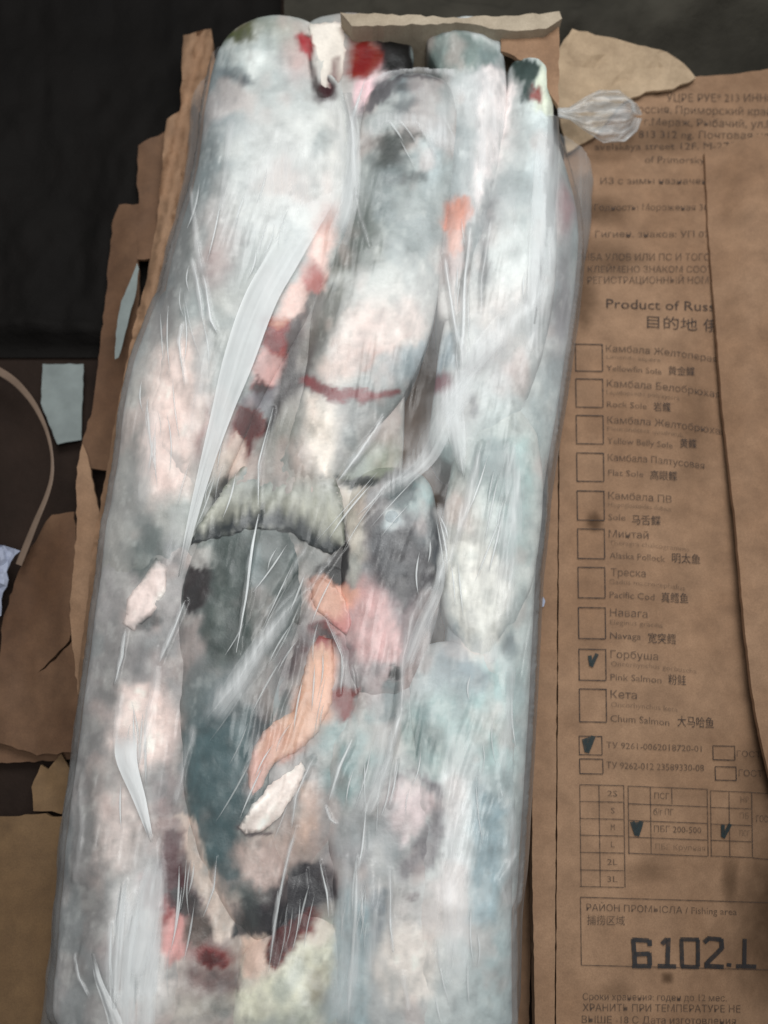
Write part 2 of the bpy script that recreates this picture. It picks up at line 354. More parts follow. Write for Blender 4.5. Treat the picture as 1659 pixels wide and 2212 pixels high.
# white strip hanging between the layers of the wall
o = slab('plastic_strip', [(296, 568), (300, 580), (292, 640), (283, 668), (270, 720), (256, 772), (248, 776), (250, 720), (262, 650), (280, 610)], lambda u, v: 0.058 + 0.002 * fbm(u / 30, v / 50, 57, 2), 0.0006, M_paper, None, 1.2, 10, 22, True)
tag(o, 'narrow pale plastic strip caught in the torn left wall of the carton', 'plastic strip')
def ribbon(name, pts, zf, mat, parent=None, thick=0.0008, n=90, frost=None):
    """a band of varying width (half widths in frame units) following pts"""
    P = np.array(pts, float); t = np.linspace(0, 1, len(P)); tt = np.linspace(0, 1, n)
    def cr(k):
        from_ = np.interp(tt, t, P[:, k]); ker = np.ones(9) / 9
        return np.convolve(np.pad(from_, 4, mode='edge'), ker, 'valid')
    x, y, wd = cr(0), cr(1), np.interp(tt, t, P[:, 2])
    x[0], y[0], x[-1], y[-1] = P[0, 0], P[0, 1], P[-1, 0], P[-1, 1]
    tx, ty = np.gradient(x), np.gradient(y); L = np.hypot(tx, ty); nx, ny = -ty / L, tx / L
    s = np.array([-1, -0.6, 0, 0.6, 1]); U = x[:, None] + nx[:, None] * wd[:, None] * s; V = y[:, None] + ny[:, None] * wd[:, None] * s
    Z = zf(U, V) + 0.35 * 0.0006 * (1 - s[None] ** 2); X, Y = Wn(U, V, Z)
    A = np.stack([X, Y, Z], -1).reshape(-1, 3); B = A - np.array([0, 0, thick]); F = gridfaces(n, 5)
    m = len(A); a = np.arange(m).reshape(n, 5)
    top = F; bot = F[:, ::-1] + m
    e1 = np.stack([a[:-1, 0], a[1:, 0], a[1:, 0] + m, a[:-1, 0] + m], 1); e2 = np.stack([a[1:, 4], a[:-1, 4], a[:-1, 4] + m, a[1:, 4] + m], 1)
    G = np.concatenate([top, bot, e1, e2])
    at = {'Frost': np.full(2 * m, frost)} if frost is not None else None
    return mesh_np(name, np.concatenate([A, B]), G, mat, parent, at)
o = ribbon('packing_strap', [(-20, 792, 9), (30, 820, 8), (72, 868, 6), (100, 925, 4), (113, 980, 3), (113, 1030, 4), (100, 1075, 5), (80, 1120, 6), (60, 1170, 7), (40, 1220, 7)], lambda u, v: 0.03 + 0.01 * np.sin((v - 800) / 140.0), M_strap)
tag(o, 'thin curved translucent packing strap lying at the left edge', 'strap')

o = slab('ice_fleck', [(1168, 1292), (1174, 1290), (1178, 1298), (1175, 1310), (1169, 1312), (1166, 1302)], 0.053, 0.002, M_paper2, None, 0.5, 6, 61)
tag(o, 'tiny white ice fleck on the cardboard edge right of the block', 'ice fleck')
# ------------------------------------------------------------------ print on the flap
ZINK = 0.0012
def on_panel(u, v, lift=ZINK):
    z = zpan(u, v) + lift; X, Y = Wn(u, v, z); return np.stack([X, Y, z], -1)
def print_mesh(name, U, V, F, mat, lift=ZINK):
    return mesh_np(name, on_panel(np.array(U, float), np.array(V, float), lift), F, mat, PANEL, smooth_sh=False)
def strokes(name, lines, wd, mat, lift=ZINK):
    U, V, F = [], [], []
    for (x0, y0, x1, y1) in lines:
        L = math.hypot(x1 - x0, y1 - y0); n = max(1, int(L / 30)); nx, ny = -(y1 - y0) / L * wd / 2, (x1 - x0) / L * wd / 2
        b = len(U)
        for k in range(n + 1):
            t = k / n; x = x0 + (x1 - x0) * t; y = y0 + (y1 - y0) * t
            U += [x + nx, x - nx]; V += [y + ny, y - ny]
        for k in range(n): F.append((b + 2 * k, b + 2 * k + 1, b + 2 * k + 3, b + 2 * k + 2))
    return print_mesh(name, U, V, F, mat, lift)
TX = []
def T(txt, x0, base, x1, h, mat, slope=0.0, curve=0.0): TX.append((txt, x0, base, x1, h, mat, slope, curve))
T('УЦРЕ РУЕ* 213 ИНН0', 1440, 219, 1668, 17, I_mid, 0.0)
T('Россия, Приморский край', 1364, 243, 1668, 17, I_mid, 0.02)
T('г.Мераж, Рыбачий, ул.Г', 1392, 270, 1668, 16, I_mid, 0.02)
T('813 312 ng. Почтовая ул.', 1380, 297, 1668, 16, I_mid, 0.01)
T('avelskaya street 12F, M-2713, dist', 1285, 324, 1655, 15, I_mid, -0.01)
T('of Primorsky,', 1393, 351, 1527, 15, I_mid, 0.01)
T('ИЗ с зимы назначен', 1297, 397, 1527, 14, I_mid, 0.0)
T('Годность: Мороженая 30', 1284, 454, 1530, 14, I_mid, 0.0)
T('Гигиен. знаков: УП 07', 1286, 512, 1533, 14, I_mid, 0.0)
T('РЫБА УЛОВ ИЛИ ПС И ТОГОВ', 1245, 562, 1548, 15, I_mid, 0.0)
T('КЛЕЙМЕНО ЗНАКОМ СООТВ', 1270, 588, 1552, 14, I_mid, 0.0)
T('РЕГИСТРАЦИОННЫЙ НОМЕР', 1269, 612, 1556, 15, I_mid, 0.0)
T('Product of Russia', 1310, 665, 1568, 21, I_dark, 0.03)
T('目的地 俄', 1398, 706, 1556, 25, I_dark, 0.06)
R = [743, 818, 897, 978, 1060, 1142, 1225, 1312, 1402, 1488]; RB = [801, 879, 958, 1039, 1123, 1206, 1291, 1379, 1469, 1559]
L1 = [('Камбала Желтоперая', 1309, 1550), ('Камбала Белобрюхая', 1311, 1556), ('Камбала Желтобрюхая', 1312, 1568), ('Камбала Палтусовая', 1313, 1522), ('Камбала ПВ', 1314, 1451),
      ('Минтай', 1315, 1401), ('Треска', 1320, 1395), ('Навага', 1318, 1399), ('Горбуша', 1319, 1422), ('Кета', 1319, 1376)]
L2 = [('Limanda aspera', 1310, 1427), ('Lepidopsetta polyxystra', 1310, 1468), ('Pleuronectes quadritub.', 1312, 1480), None, ('Hippoglossoides dubius', 1314, 1450),
      ('Theragra chalcogramma', 1316, 1490), ('Gadus macrocephalus', 1316, 1480), ('Eleginus gracilis', 1318, 1432), ('Oncorhynchus gorbuscha', 1320, 1505), ('Oncorhynchus keta', 1320, 1464)]
L3 = [('Yellowfin Sole', 1310, 1429, '黄金鲽', 1444, 1501), ('Rock Sole', 1311, 1397, '岩鲽', 1412, 1449), ('Yellow Belly Sole', 1312, 1453, '黄鲽', 1469, 1505), ('Flat Sole', 1314, 1390, '高眼鲽', 1405, 1463),
      ('Sole', 1314, 1351, '马舌鲽', 1365, 1427), ('Alaska Pollock', 1317, 1437, '明太鱼', 1452, 1513), ('Pacific Cod', 1317, 1414, '真鳕鱼', 1429, 1487), ('Navaga', 1318, 1385, '宽突鳕', 1400, 1460), ('Pink Salmon', 1319, 1429, '粉鲑', 1444, 1482), ('Chum Salmon', 1319, 1446, '大马哈鱼', 1464, 1542)]
for i in range(10):
    y0, y1 = R[i], RB[i]; h = (y1 - y0) / 60.0
    T(L1[i][0], L1[i][1], y0 + 17 * h, L1[i][2], 15 * h, I_mid, 0.015, 0.00035)
    if L2[i]: T(L2[i][0], L2[i][1], y0 + 33 * h, L2[i][2], 10 * h, I_faint, 0.02, 0.0004)
    e, a, b, c, d, f = L3[i]; by = y0 + (60 if L2[i] else 48) * h
    T(e, a, by, b, 13 * h, I_mid, 0.02, 0.0004); T(c, d, by + 7 * h, f, 18 * h, I_dark, 0.05)
    dx = 8.5 * (y0 - 743) / 745
    bl, br = 1243 + dx, 1301 + dx * 1.0
    strokes('checkbox', [(bl, y0, br, y0 + 1), (br, y0, br + 1, y1), (bl, y1, br + 1, y1 + 1), (bl, y0, bl + 1, y1)], 2.4, I_dark)
T('ТУ 9261-0062018720-01', 1310, 1616, 1516, 14, I_mid, 0.04); T('ТУ 9262-012 23589330-08', 1310, 1660, 1521, 15, I_mid, 0.03)
T('ГОСТ 7', 1592, 1634, 1660, 13, I_mid, 0.05); T('ГОСТ 1', 1596, 1676, 1660, 14, I_mid, 0.05)
for (a, b, c, d) in ((1251, 1590, 1300, 1630), (1252, 1639, 1302, 1671), (1540, 1611, 1587, 1641), (1545, 1656, 1590, 1685)):
    strokes('checkbox', [(a, b, c, b + 1), (c, b, c + 1, d), (a, d, c + 1, d + 1), (a, b, a + 1, d)], 2.2, I_dark)
def table(xs, ys, sl, extra=()):
    ln = [(x, ys[0] + (x - xs[0]) * sl, x + 3 * (ys[-1] - ys[0]) / 220, ys[-1] + (x - xs[0]) * sl) for x in xs]
    ln += [(xs[0], y, xs[-1], y + (xs[-1] - xs[0]) * sl) for y in ys] + list(extra)
    strokes('size_table', ln, 2.2, I_mid)
table([1252.5, 1294, 1347.5], [1695, 1731, 1768, 1804, 1841, 1879, 1915], 0.02)
table([1357, 1405, 1528], [1698, 1736, 1772, 1808, 1843], 0.04, [(1451, 1702, 1452, 1737)])
table([1535, 1575, 1624], [1708, 1744, 1780, 1815, 1849], 0.04, [(1624, 1712, 1690, 1716), (1626, 1853, 1690, 1860)])
for t_, y in zip(('2S', 'S', 'M', 'L', '2L', '3L'), (1720, 1757, 1793, 1830, 1868, 1905)):
    T(t_, 1312 + (8 if len(t_) == 1 else 0), y, 1334 - (6 if len(t_) == 1 else 0), 13, I_mid, 0.02)
T('ПСГ', 1414, 1725, 1446, 13, I_mid, 0.03); T('б/г ПГ', 1412, 1760, 1455, 14, I_mid, 0.03)
T('ПБГ 200-500', 1413, 1797, 1515, 14, I_mid, 0.03); T('ПБГ Крупная', 1416, 1834, 1524, 12, I_faint, 0.04)
T('НР', 1600, 1734, 1618, 14, I_faint, 0.04); T('ПБ', 1598, 1768, 1618, 13, I_faint, 0.04); T('ПСГ', 1598, 1806, 1620, 13, I_faint, 0.04); T('ГОСТ', 1634, 1775, 1668, 14, I_mid, 0.05)
strokes('area_frame', [(1254, 1938, 1700, 1951), (1254, 1938, 1256, 2085), (1256, 2085, 1700, 2096)], 2.4, I_mid)
T('РАЙОН ПРОМЫСЛА / Fishing area', 1267, 1967, 1592, 15, I_mid, 0.03); T('捕捞区域', 1268, 1996, 1350, 19, I_mid, 0.02)
T('Сроки хранения: годен до 12 мес.', 1259, 2160, 1570, 15, I_mid, 0.01); T('ХРАНИТЬ ПРИ ТЕМПЕРАТУРЕ НЕ', 1259, 2184, 1600, 16, I_mid, 0.01); T('ВЫШЕ -18 С Дата изготовления', 1257, 2210, 1590, 16, I_mid, 0.01)
def digit(ln, wd): strokes('stamped_digit', ln, wd, I_stamp, 0.0016)
digit([(1368, 2028, 1372, 2086), (1366, 2030, 1402, 2032), (1403, 2030, 1404, 2044), (1370, 2062, 1404, 2060), (1403, 2058, 1404, 2086), (1366, 2087, 1407, 2087)], 10)
digit([(1444, 2026, 1442, 2086), (1441, 2028, 1430, 2040), (1421, 2087, 1461, 2088)], 10)
digit([(1472, 2028, 1474, 2088), (1508, 2030, 1508, 2088), (1470, 2029, 1510, 2030), (1472, 2088, 1510, 2089)], 9)
digit([(1521, 2036, 1530, 2028), (1528, 2027, 1558, 2030), (1558, 2028, 1560, 2050), (1560, 2048, 1524, 2084), (1522, 2086, 1564, 2089)], 10)
digit([(1570, 2084, 1580, 2085)], 8)
digit([(1609, 2028, 1608, 2084), (1590, 2087, 1634, 2088)], 9)
def marks(lines, wd): strokes('pen_mark', lines, wd, I_pen, 0.0018)
marks([(1274, 1416, 1277, 1438), (1277, 1440, 1290, 1412)], 8)
marks([(1262, 1596, 1268, 1624), (1268, 1626, 1282, 1590), (1264, 1600, 1276, 1596), (1268, 1612, 1278, 1604)], 10)
marks([(1366, 1775, 1376, 1804), (1376, 1806, 1386, 1774), (1368, 1782, 1384, 1780), (1374, 1794, 1380, 1790)], 10)
marks([(1562, 1782, 1562, 1808), (1562, 1810, 1578, 1780)], 8)
def stain_shade(x, y, rx, ry, al, seed, col=M_stain_shade):
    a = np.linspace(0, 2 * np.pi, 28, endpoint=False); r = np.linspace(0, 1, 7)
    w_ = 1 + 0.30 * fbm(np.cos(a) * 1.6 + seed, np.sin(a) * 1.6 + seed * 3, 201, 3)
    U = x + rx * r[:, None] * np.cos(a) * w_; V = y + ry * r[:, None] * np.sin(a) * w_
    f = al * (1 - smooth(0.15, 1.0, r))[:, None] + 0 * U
    mesh_np('damp_stain_shade', on_panel(U, V, 0.0006).reshape(-1, 3), gridfaces(7, 28, True), col, PANEL, {'Frost': f.ravel()})
for i, q in enumerate([(1284, 1128, 26, 30, .55), (1262, 650, 46, 90, .40), (1300, 455, 90, 46, .40), (1310, 560, 110, 60, .34), (1430, 290, 120, 60, .30), (1442, 2112, 20, 18, .5), (1578, 1900, 26, 70, .4), (1680, 1980, 120, 260, .55), (1660, 1680, 90, 160, .3), (1500, 900, 60, 240, .15), (1400, 1880, 70, 40, .2), (1330, 2140, 60, 30, .22), (1230, 560, 22, 120, .4)]): stain_shade(*q, i + 1)  # damp stains; the big right-edge ones paint the panel's shade instead
objs = []
for (txt, *_r) in TX:
    cu = bpy.data.curves.new('printed_lettering', 'FONT'); cu.body = txt; cu.size = 1.0; cu.resolution_u = 2
    o = bpy.data.objects.new('printed_lettering', cu); COL.objects.link(o); objs.append(o)
bpy.context.view_layer.update(); dg = bpy.context.evaluated_depsgraph_get()
for o, (txt, x0, base, x1, h, mat, sl, cv) in zip(objs, TX):
    me = bpy.data.meshes.new_from_object(o.evaluated_get(dg)); n = len(me.vertices)
    c = np.empty(n * 3, np.float32); me.vertices.foreach_get('co', c); c = c.reshape(-1, 3)
    cjk = ord(max(txt)) > 0x3000
    xm = max(c[:, 0].max(), 1e-6); xs = c[:, 0] - c[:, 0].min(); xs = xs / max(xs.max(), 1e-6) * (x1 - x0)
    k = h / (0.82 if cjk else 0.72); dxx = xs
    U = x0 + xs; V = base - c[:, 1] * k + sl * dxx + cv * dxx ** 2
    me.vertices.foreach_set('co', on_panel(U, V).astype(np.float32).ravel()); me.update(); me.materials.clear(); me.materials.append(mat)
    q = bpy.data.objects.new('printed_lettering', me); COL.objects.link(q); q.parent = PANEL; q.matrix_parent_inverse = PANEL.matrix_basis.inverted()
    cu = o.data; bpy.data.objects.remove(o); bpy.data.curves.remove(cu)
for o in [x for x in bpy.data.objects if x.name.startswith('printed_lettering')]: pass

# ------------------------------------------------------------------ colour of skin, flesh and wounds (laid out in plan, some shade and highlight painted in)
# (x, y, rx, ry, rotation deg, colour, strength, hardness)
D = [
 # broad value patches, with left-side shade and right-shoulder highlight painted in
 (600, 360, 150, 170, 0, (204, 205, 203), .7, 1.2), (380, 900, 50, 160, 6, (214, 196, 188), .6, 1), (370, 560, 30, 160, 8, (92, 94, 92), .75, 1.1), (860, 650, 110, 90, -20, (222, 212, 206), .75, 1), (1185, 420, 26, 220, 2, (232, 236, 236), .8, 1), (1100, 680, 70, 90, -20, (218, 206, 200), .7, 1),  # pale oval on the right shoulder paints the film's highlight
 (960, 920, 50, 90, 20, (222, 220, 216), .6, 1), (540, 1280, 110, 130, 0, (92, 106, 104), .85, 1.2), (870, 1200, 90, 110, 0, (92, 88, 96), .8, 1.1), (820, 1420, 70, 80, 0, (212, 176, 174), .7, 1), (310, 1580, 70, 150, 0, (222, 206, 200), .7, 1), (485, 1650, 80, 200, 0, (98, 124, 128), .85, 1.2),
 (300, 2060, 80, 160, 0, (228, 226, 224), .7, 1), (975, 1950, 60, 260, 0, (222, 222, 220), .7, 1), (1060, 1250, 80, 170, 0, (198, 206, 202), .6, 1), (210, 1900, 40, 300, 4, (112, 108, 106), .7, 1), (225, 1500, 30, 160, 8, (120, 118, 116), .7, 1), (300, 950, 22, 200, 8, (126, 120, 116), .7, 1),  # far-left grey ovals paint the shade of the side curving down
 # far left fish
 (520, 48, 70, 34, 0, (112, 118, 98), .9, 1), (620, 60, 60, 40, 0, (170, 175, 165), .8, 1), (560, 125, 52, 42, 0, (192, 200, 199), .8, 1), (484, 148, 34, 16, 10, (92, 104, 110), .9, 1.2),
 (448, 200, 46, 110, 0, (138, 150, 154), .8, 1), (436, 330, 34, 90, 0, (118, 128, 132), .8, 1), (470, 255, 60, 50, 0, (150, 160, 164), .6, 1), (620, 370, 120, 140, 0, (200, 203, 202), .8, 1),
 (655, 80, 16, 28, 0, (176, 84, 90), .9, 1.5), (640, 130, 24, 40, 0, (200, 170, 168), .7, 1), (728, 330, 36, 130, 0, (210, 206, 200), .8, 1),
 (470, 560, 34, 60, 20, (178, 150, 148), .8, 1), (440, 480, 50, 80, 10, (186, 172, 168), .6, 1), (380, 520, 40, 130, 8, (110, 116, 114), .8, 1), (350, 680, 30, 110, 8, (118, 112, 112), .8, 1), (410, 470, 12, 90, 10, (90, 98, 98), .6, 1),
 (500, 680, 60, 70, 10, (196, 194, 188), .7, 1),
 # flesh edge under the long white fold
 (700, 500, 26, 66, 12, (205, 162, 152), .95, 1.3), (668, 590, 22, 40, 20, (150, 74, 72), .9, 1.3), (648, 650, 36, 60, 28, (216, 172, 160), .95, 1.3), (605, 712, 40, 28, 20, (140, 36, 30), 1, 1.4), (596, 775, 36, 36, 10, (208, 158, 152), 1, 1.3),
 (570, 832, 30, 22, 0, (84, 34, 42), 1, 1.4), (545, 870, 40, 18, 0, (110, 100, 108), .9, 1.2), (528, 912, 36, 28, 0, (112, 24, 24), 1, 1.4), (512, 952, 18, 30, 10, (165, 70, 62), 1, 1.4), (478, 1000, 26, 50, 20, (205, 190, 180), .9, 1.2),
 (440, 930, 14, 60, 5, (140, 80, 80), .8, 1.2),
 # middle top fish
 (690, 110, 30, 60, 0, (205, 200, 192), .7, 1), (790, 95, 34, 40, 15, (150, 76, 66), .9, 1.2), (775, 130, 26, 30, 0, (150, 80, 76), .9, 1.3), (800, 150, 26, 60, 20, (205, 175, 180), .85, 1.2), (855, 96, 44, 34, 0, (36, 26, 38), 1, 1.8), (700, 190, 24, 30, 10, (84, 56, 60), 1, 1.5),  # near-black ovals paint the shade inside the holes
 (980, 110, 70, 36, 0, (134, 148, 144), .9, 1), (1050, 110, 40, 36, 0, (172, 184, 182), .7, 1), (925, 90, 26, 24, 0, (90, 98, 92), .9, 1.2), (1060, 140, 20, 10, 0, (140, 128, 132), .7, 1.2),
 (800, 190, 18, 48, 28, (82, 76, 88), 1, 1.5), (870, 175, 60, 30, 0, (128, 140, 146), .8, 1), (880, 140, 60, 8, 8, (96, 100, 108), .7, 1.3),
 (860, 185, 50, 10, 0, (104, 114, 120), .7, 1.3), (850, 222, 44, 9, 0, (98, 110, 114), .7, 1.3), (880, 250, 56, 8, 4, (108, 118, 122), .6, 1.3), (840, 310, 52, 22, -4, (76, 84, 82), .9, 1.3), (840, 345, 48, 30, 0, (92, 98, 96), .8, 1.2), (860, 388, 56, 14, 0, (120, 128, 126), .6, 1.2),
 (930, 330, 34, 70, 0, (188, 200, 204), .7, 1), (800, 460, 46, 60, 0, (128, 136, 132), .8, 1), (748, 560, 46, 26, -25, (96, 98, 86), .85, 1.2), (700, 640, 30, 40, 10, (120, 118, 108), .8, 1.1), (820, 600, 100, 60, 0, (176, 183, 180), .6, 1),
 (870, 690, 90, 60, -20, (198, 186, 180), .8, 1), (680, 710, 34, 70, 10, (128, 120, 114), .8, 1), (660, 760, 20, 50, 0, (110, 98, 96), .8, 1.2), (800, 752, 70, 18, -28, (208, 152, 136), .85, 1), (730, 800, 40, 26, 20, (208, 192, 180), .8, 1.1), (890, 780, 46, 50, 0, (152, 166, 172), .8, 1),
 (948, 815, 32, 24, 0, (136, 92, 98), .9, 1.4), (640, 830, 24, 34, 10, (66, 50, 54), 1, 1.4), (695, 920, 44, 80, 0, (208, 196, 188), .9, 1.1), (660, 1000, 44, 50, 0, (190, 176, 166), .8, 1), (610, 930, 30, 60, 20, (150, 148, 138), .8, 1), (760, 930, 34, 80, 20, (170, 166, 164), .7, 1),
 # right top fish
 (1120, 150, 26, 46, 10, (84, 104, 100), .95, 1.3), (1175, 170, 28, 60, 0, (186, 200, 184), .95, 1.2), (1162, 198, 18, 18, 0, (150, 90, 88), .95, 1.4), (1135, 195, 16, 20, 0, (90, 104, 104), .8, 1.2), (1080, 300, 40, 150, 8, (196, 192, 190), .8, 1), (1060, 180, 36, 60, 0, (208, 200, 200), .8, 1), (1180, 380, 30, 180, 0, (206, 216, 218), .8, 1),
 (1050, 470, 30, 120, 8, (150, 152, 154), .8, 1), (990, 460, 28, 36, 0, (200, 140, 122), 1, 1.5), (990, 510, 20, 40, 0, (204, 156, 142), .9, 1.4), (975, 570, 26, 40, 0, (176, 150, 146), .7, 1), (1000, 600, 10, 50, 8, (110, 110, 106), .8, 1.2), (1230, 420, 24, 60, 6, (176, 120, 122), .8, 1.2), (1222, 640, 30, 160, 4, (138, 130, 136), .8, 1),  # far right grey oval dims the block's side through skin colour
 (1100, 560, 60, 100, 0, (196, 200, 198), .8, 1), (1080, 690, 70, 60, -30, (205, 196, 192), .8, 1), (1030, 780, 60, 24, -38, (150, 142, 142), .7, 1.1), (1090, 800, 50, 50, 0, (186, 180, 180), .6, 1), (1000, 880, 40, 50, 0, (196, 194, 194), .7, 1), (1020, 890, 14, 30, 10, (120, 118, 122), .8, 1.3),
 # left middle fish
 (360, 800, 50, 100, 8, (188, 184, 178), .8, 1), (380, 960, 46, 110, 8, (204, 186, 180), .8, 1), (400, 1100, 60, 70, 0, (172, 178, 174), .8, 1), (300, 1160, 34, 70, 10, (112, 122, 120), .9, 1), (280, 1030, 36, 100, 10, (150, 150, 146), .7, 1), (372, 1190, 34, 40, 0, (120, 128, 132), .8, 1),
 # gap painted dark as shade, and head in the middle right
 (780, 1028, 54, 14, 8, (58, 66, 64), 1, 1.5), (895, 1030, 46, 32, -10, (58, 76, 80), 1, 1.3), (830, 970, 60, 36, -20, (146, 150, 134), .9, 1), (900, 1080, 50, 40, 0, (112, 138, 142), .8, 1), (845, 1122, 24, 20, 0, (210, 222, 224), 1, 1.6), (812, 1120, 18, 24, 0, (120, 120, 124), .8, 1.2), (780, 1090, 34, 44, 0, (166, 160, 152), .9, 1),
 (770, 1190, 18, 100, 4, (198, 186, 176), .9, 1.1), (880, 1215, 66, 92, 0, (66, 62, 70), .97, 1.1), (835, 1230, 24, 50, 0, (120, 112, 114), .5, 1), (920, 1150, 30, 50, 0, (112, 124, 130), .7, 1), (735, 1222, 22, 42, 0, (56, 46, 48), 1, 1.7), (850, 1330, 50, 60, 0, (160, 146, 150), .8, 1),
 (775, 1300, 44, 56, 0, (208, 158, 154), .9, 1.1), (800, 1400, 60, 56, 0, (196, 168, 168), .8, 1), (800, 1480, 50, 44, 0, (182, 168, 168), .8, 1),
 (702, 1282, 38, 38, 0, (222, 146, 122), 1, 1.6), (738, 1340, 34, 34, 0, (206, 128, 122), .95, 1.3), (696, 1368, 34, 18, 15, (112, 34, 44), 1, 1.5), (752, 1400, 14, 30, 0, (128, 84, 90), .8, 1.3),
 (700, 1440, 28, 66, 8, (220, 160, 136), 1, 1.5), (672, 1530, 44, 66, 12, (214, 154, 124), 1, 1.5), (606, 1606, 54, 36, -25, (204, 130, 106), 1, 1.5), (556, 1665, 22, 56, 18, (206, 156, 146), .95, 1.4), (578, 1640, 12, 34, 25, (80, 72, 76), .9, 1.3),
 (742, 1512, 26, 36, 0, (122, 66, 66), 1, 1.3), (770, 1530, 26, 34, 0, (120, 108, 100), .7, 1.1), (592, 1500, 34, 34, 0, (136, 146, 146), .95, 1.4), (612, 1440, 30, 50, 15, (122, 104, 108), .9, 1.1), (650, 1390, 24, 50, 20, (140, 110, 112), .8, 1.1), (552, 1570, 16, 50, 10, (92, 92, 100), .8, 1.2),
 (855, 1458, 12, 12, 0, (26, 34, 36), 1, 1.8), (850, 1510, 16, 46, 5, (92, 106, 108), .9, 1.3),
 # long dark backed fish
 (600, 1260, 56, 120, 10, (82, 96, 94), .9, 1), (548, 1260, 26, 70, 5, (138, 150, 152), .7, 1), (480, 1200, 60, 40, 0, (128, 136, 134), .7, 1), (425, 1272, 24, 42, 0, (66, 52, 56), 1, 1.7), (422, 1205, 26, 26, 0, (176, 170, 168), .9, 1.2), (460, 1300, 24, 60, 0, (112, 118, 116), .7, 1), (520, 1400, 60, 70, 0, (112, 126, 124), .8, 1),
 (400, 1380, 34, 80, 10, (160, 150, 150), .8, 1), (480, 1560, 60, 90, 5, (110, 134, 140), .85, 1), (495, 1720, 56, 140, 0, (92, 116, 122), .9, 1), (428, 1830, 24, 130, -14, (196, 186, 176), .9, 1.1), (540, 1880, 40, 60, 0, (128, 138, 136), .8, 1), (545, 1975, 62, 40, 0, (92, 100, 102), .9, 1.1),
 # left lower fish
 (330, 1450, 70, 60, 0, (160, 158, 158), .8, 1), (310, 1580, 60, 60, 0, (198, 186, 182), .8, 1), (370, 1680, 30, 90, 0, (164, 148, 146), .8, 1), (330, 1930, 26, 40, 0, (158, 130, 132), .8, 1.1), (240, 1700, 40, 60, 0, (196, 188, 184), .7, 1), (200, 1800, 40, 150, 0, (128, 126, 124), .7, 1), (260, 1850, 40, 70, 0, (176, 180, 178), .7, 1),
 (190, 2060, 40, 120, 0, (136, 130, 128), .7, 1), (230, 2080, 30, 40, 0, (160, 136, 134), .7, 1), (290, 2100, 60, 120, 0, (210, 208, 206), .7, 1), (310, 1350, 26, 14, 0, (84, 92, 94), .9, 1.3), (330, 1390, 40, 34, 0, (140, 146, 148), .7, 1),
 (374, 1850, 24, 74, 0, (112, 80, 84), .95, 1.1), (395, 1960, 40, 44, 0, (84, 82, 88), .95, 1.2), (372, 1965, 12, 34, 0, (160, 76, 80), .95, 1.4), (376, 2025, 44, 44, 0, (210, 158, 154), .95, 1.2), (350, 2090, 40, 50, 0, (216, 200, 190), .8, 1), (430, 2005, 24, 46, 0, (92, 86, 80), .95, 1.2),
 (455, 2065, 46, 26, 10, (150, 70, 74), .95, 1.2), (440, 2130, 56, 34, 0, (150, 128, 128), .8, 1), (500, 1990, 24, 60, -10, (205, 188, 178), .9, 1.2), (460, 2190, 40, 30, 0, (120, 116, 110), .7, 1), (400, 2190, 50, 40, 0, (206, 200, 190), .7, 1),
 # bottom middle
 (600, 2140, 110, 70, 0, (206, 204, 188), .9, 1), (560, 2050, 30, 50, 0, (222, 200, 186), .95, 1.3), (655, 1925, 78, 44, -8, (58, 52, 66), 1, 1.4), (708, 1880, 26, 44, 0, (108, 98, 104), .9, 1.1), (640, 2015, 64, 24, -34, (128, 26, 32), 1, 1.5), (602, 2062, 16, 40, 10, (160, 70, 66), .95, 1.3),
 (690, 2060, 30, 70, 10, (190, 186, 172), .9, 1.1), (690, 2160, 40, 40, -30, (150, 146, 130), .8, 1), (580, 1820, 50, 40, 0, (206, 186, 176), .85, 1), (620, 1880, 34, 36, 0, (176, 164, 158), .8, 1), (650, 1820, 34, 50, 0, (204, 176, 162), .8, 1), (550, 1800, 14, 10, 0, (120, 100, 106), .8, 1.3),
 # lower right
 (700, 1640, 40, 70, 10, (148, 164, 166), .8, 1), (820, 1610, 70, 60, 0, (150, 166, 164), .8, 1), (860, 1740, 50, 56, 0, (186, 172, 172), .85, 1), (890, 1830, 34, 42, 10, (122, 128, 132), .9, 1.1), (850, 1960, 56, 70, 0, (204, 196, 192), .8, 1), (785, 2000, 30, 60, 10, (136, 148, 154), .85, 1), (870, 2060, 60, 60, 0, (214, 204, 196), .8, 1),
 (760, 1860, 40, 60, 0, (178, 176, 178), .7, 1), (930, 1620, 50, 50, 0, (148, 160, 154), .7, 1), (990, 1560, 60, 60, 0, (170, 186, 184), .7, 1), (970, 1900, 40, 260, 0, (208, 210, 208), .8, 1), (1070, 1860, 40, 70, 0, (152, 174, 180), .8, 1), (1060, 2060, 50, 90, 0, (160, 180, 182), .8, 1), (930, 2130, 40, 60, 0, (200, 204, 202), .7, 1),
 (1040, 1720, 50, 60, 0, (184, 192, 192), .7, 1), (1090, 1600, 30, 130, 0, (186, 200, 200), .7, 1),
 # right middle
 (1020, 1180, 60, 110, 0, (188, 182, 174), .85, 1), (1090, 1130, 44, 170, 0, (180, 192, 190), .8, 1), (1050, 985, 46, 60, 0, (126, 148, 146), .85, 1), (1050, 1390, 46, 50, 0, (200, 210, 208), .9, 1), (975, 1420, 40, 70, -10, (130, 146, 152), .9, 1), (950, 1180, 14, 70, -4, (92, 98, 106), .9, 1.2), (1010, 1480, 70, 40, 20, (146, 162, 168), .8, 1), (1100, 1390, 12, 30, 0, (110, 128, 134), .8, 1.2), (1080, 1190, 14, 40, 20, (120, 132, 130), .7, 1.1), (960, 990, 40, 60, 0, (176, 176, 166), .8, 1), (990, 1080, 24, 50, 0, (180, 172, 164), .7, 1),
]
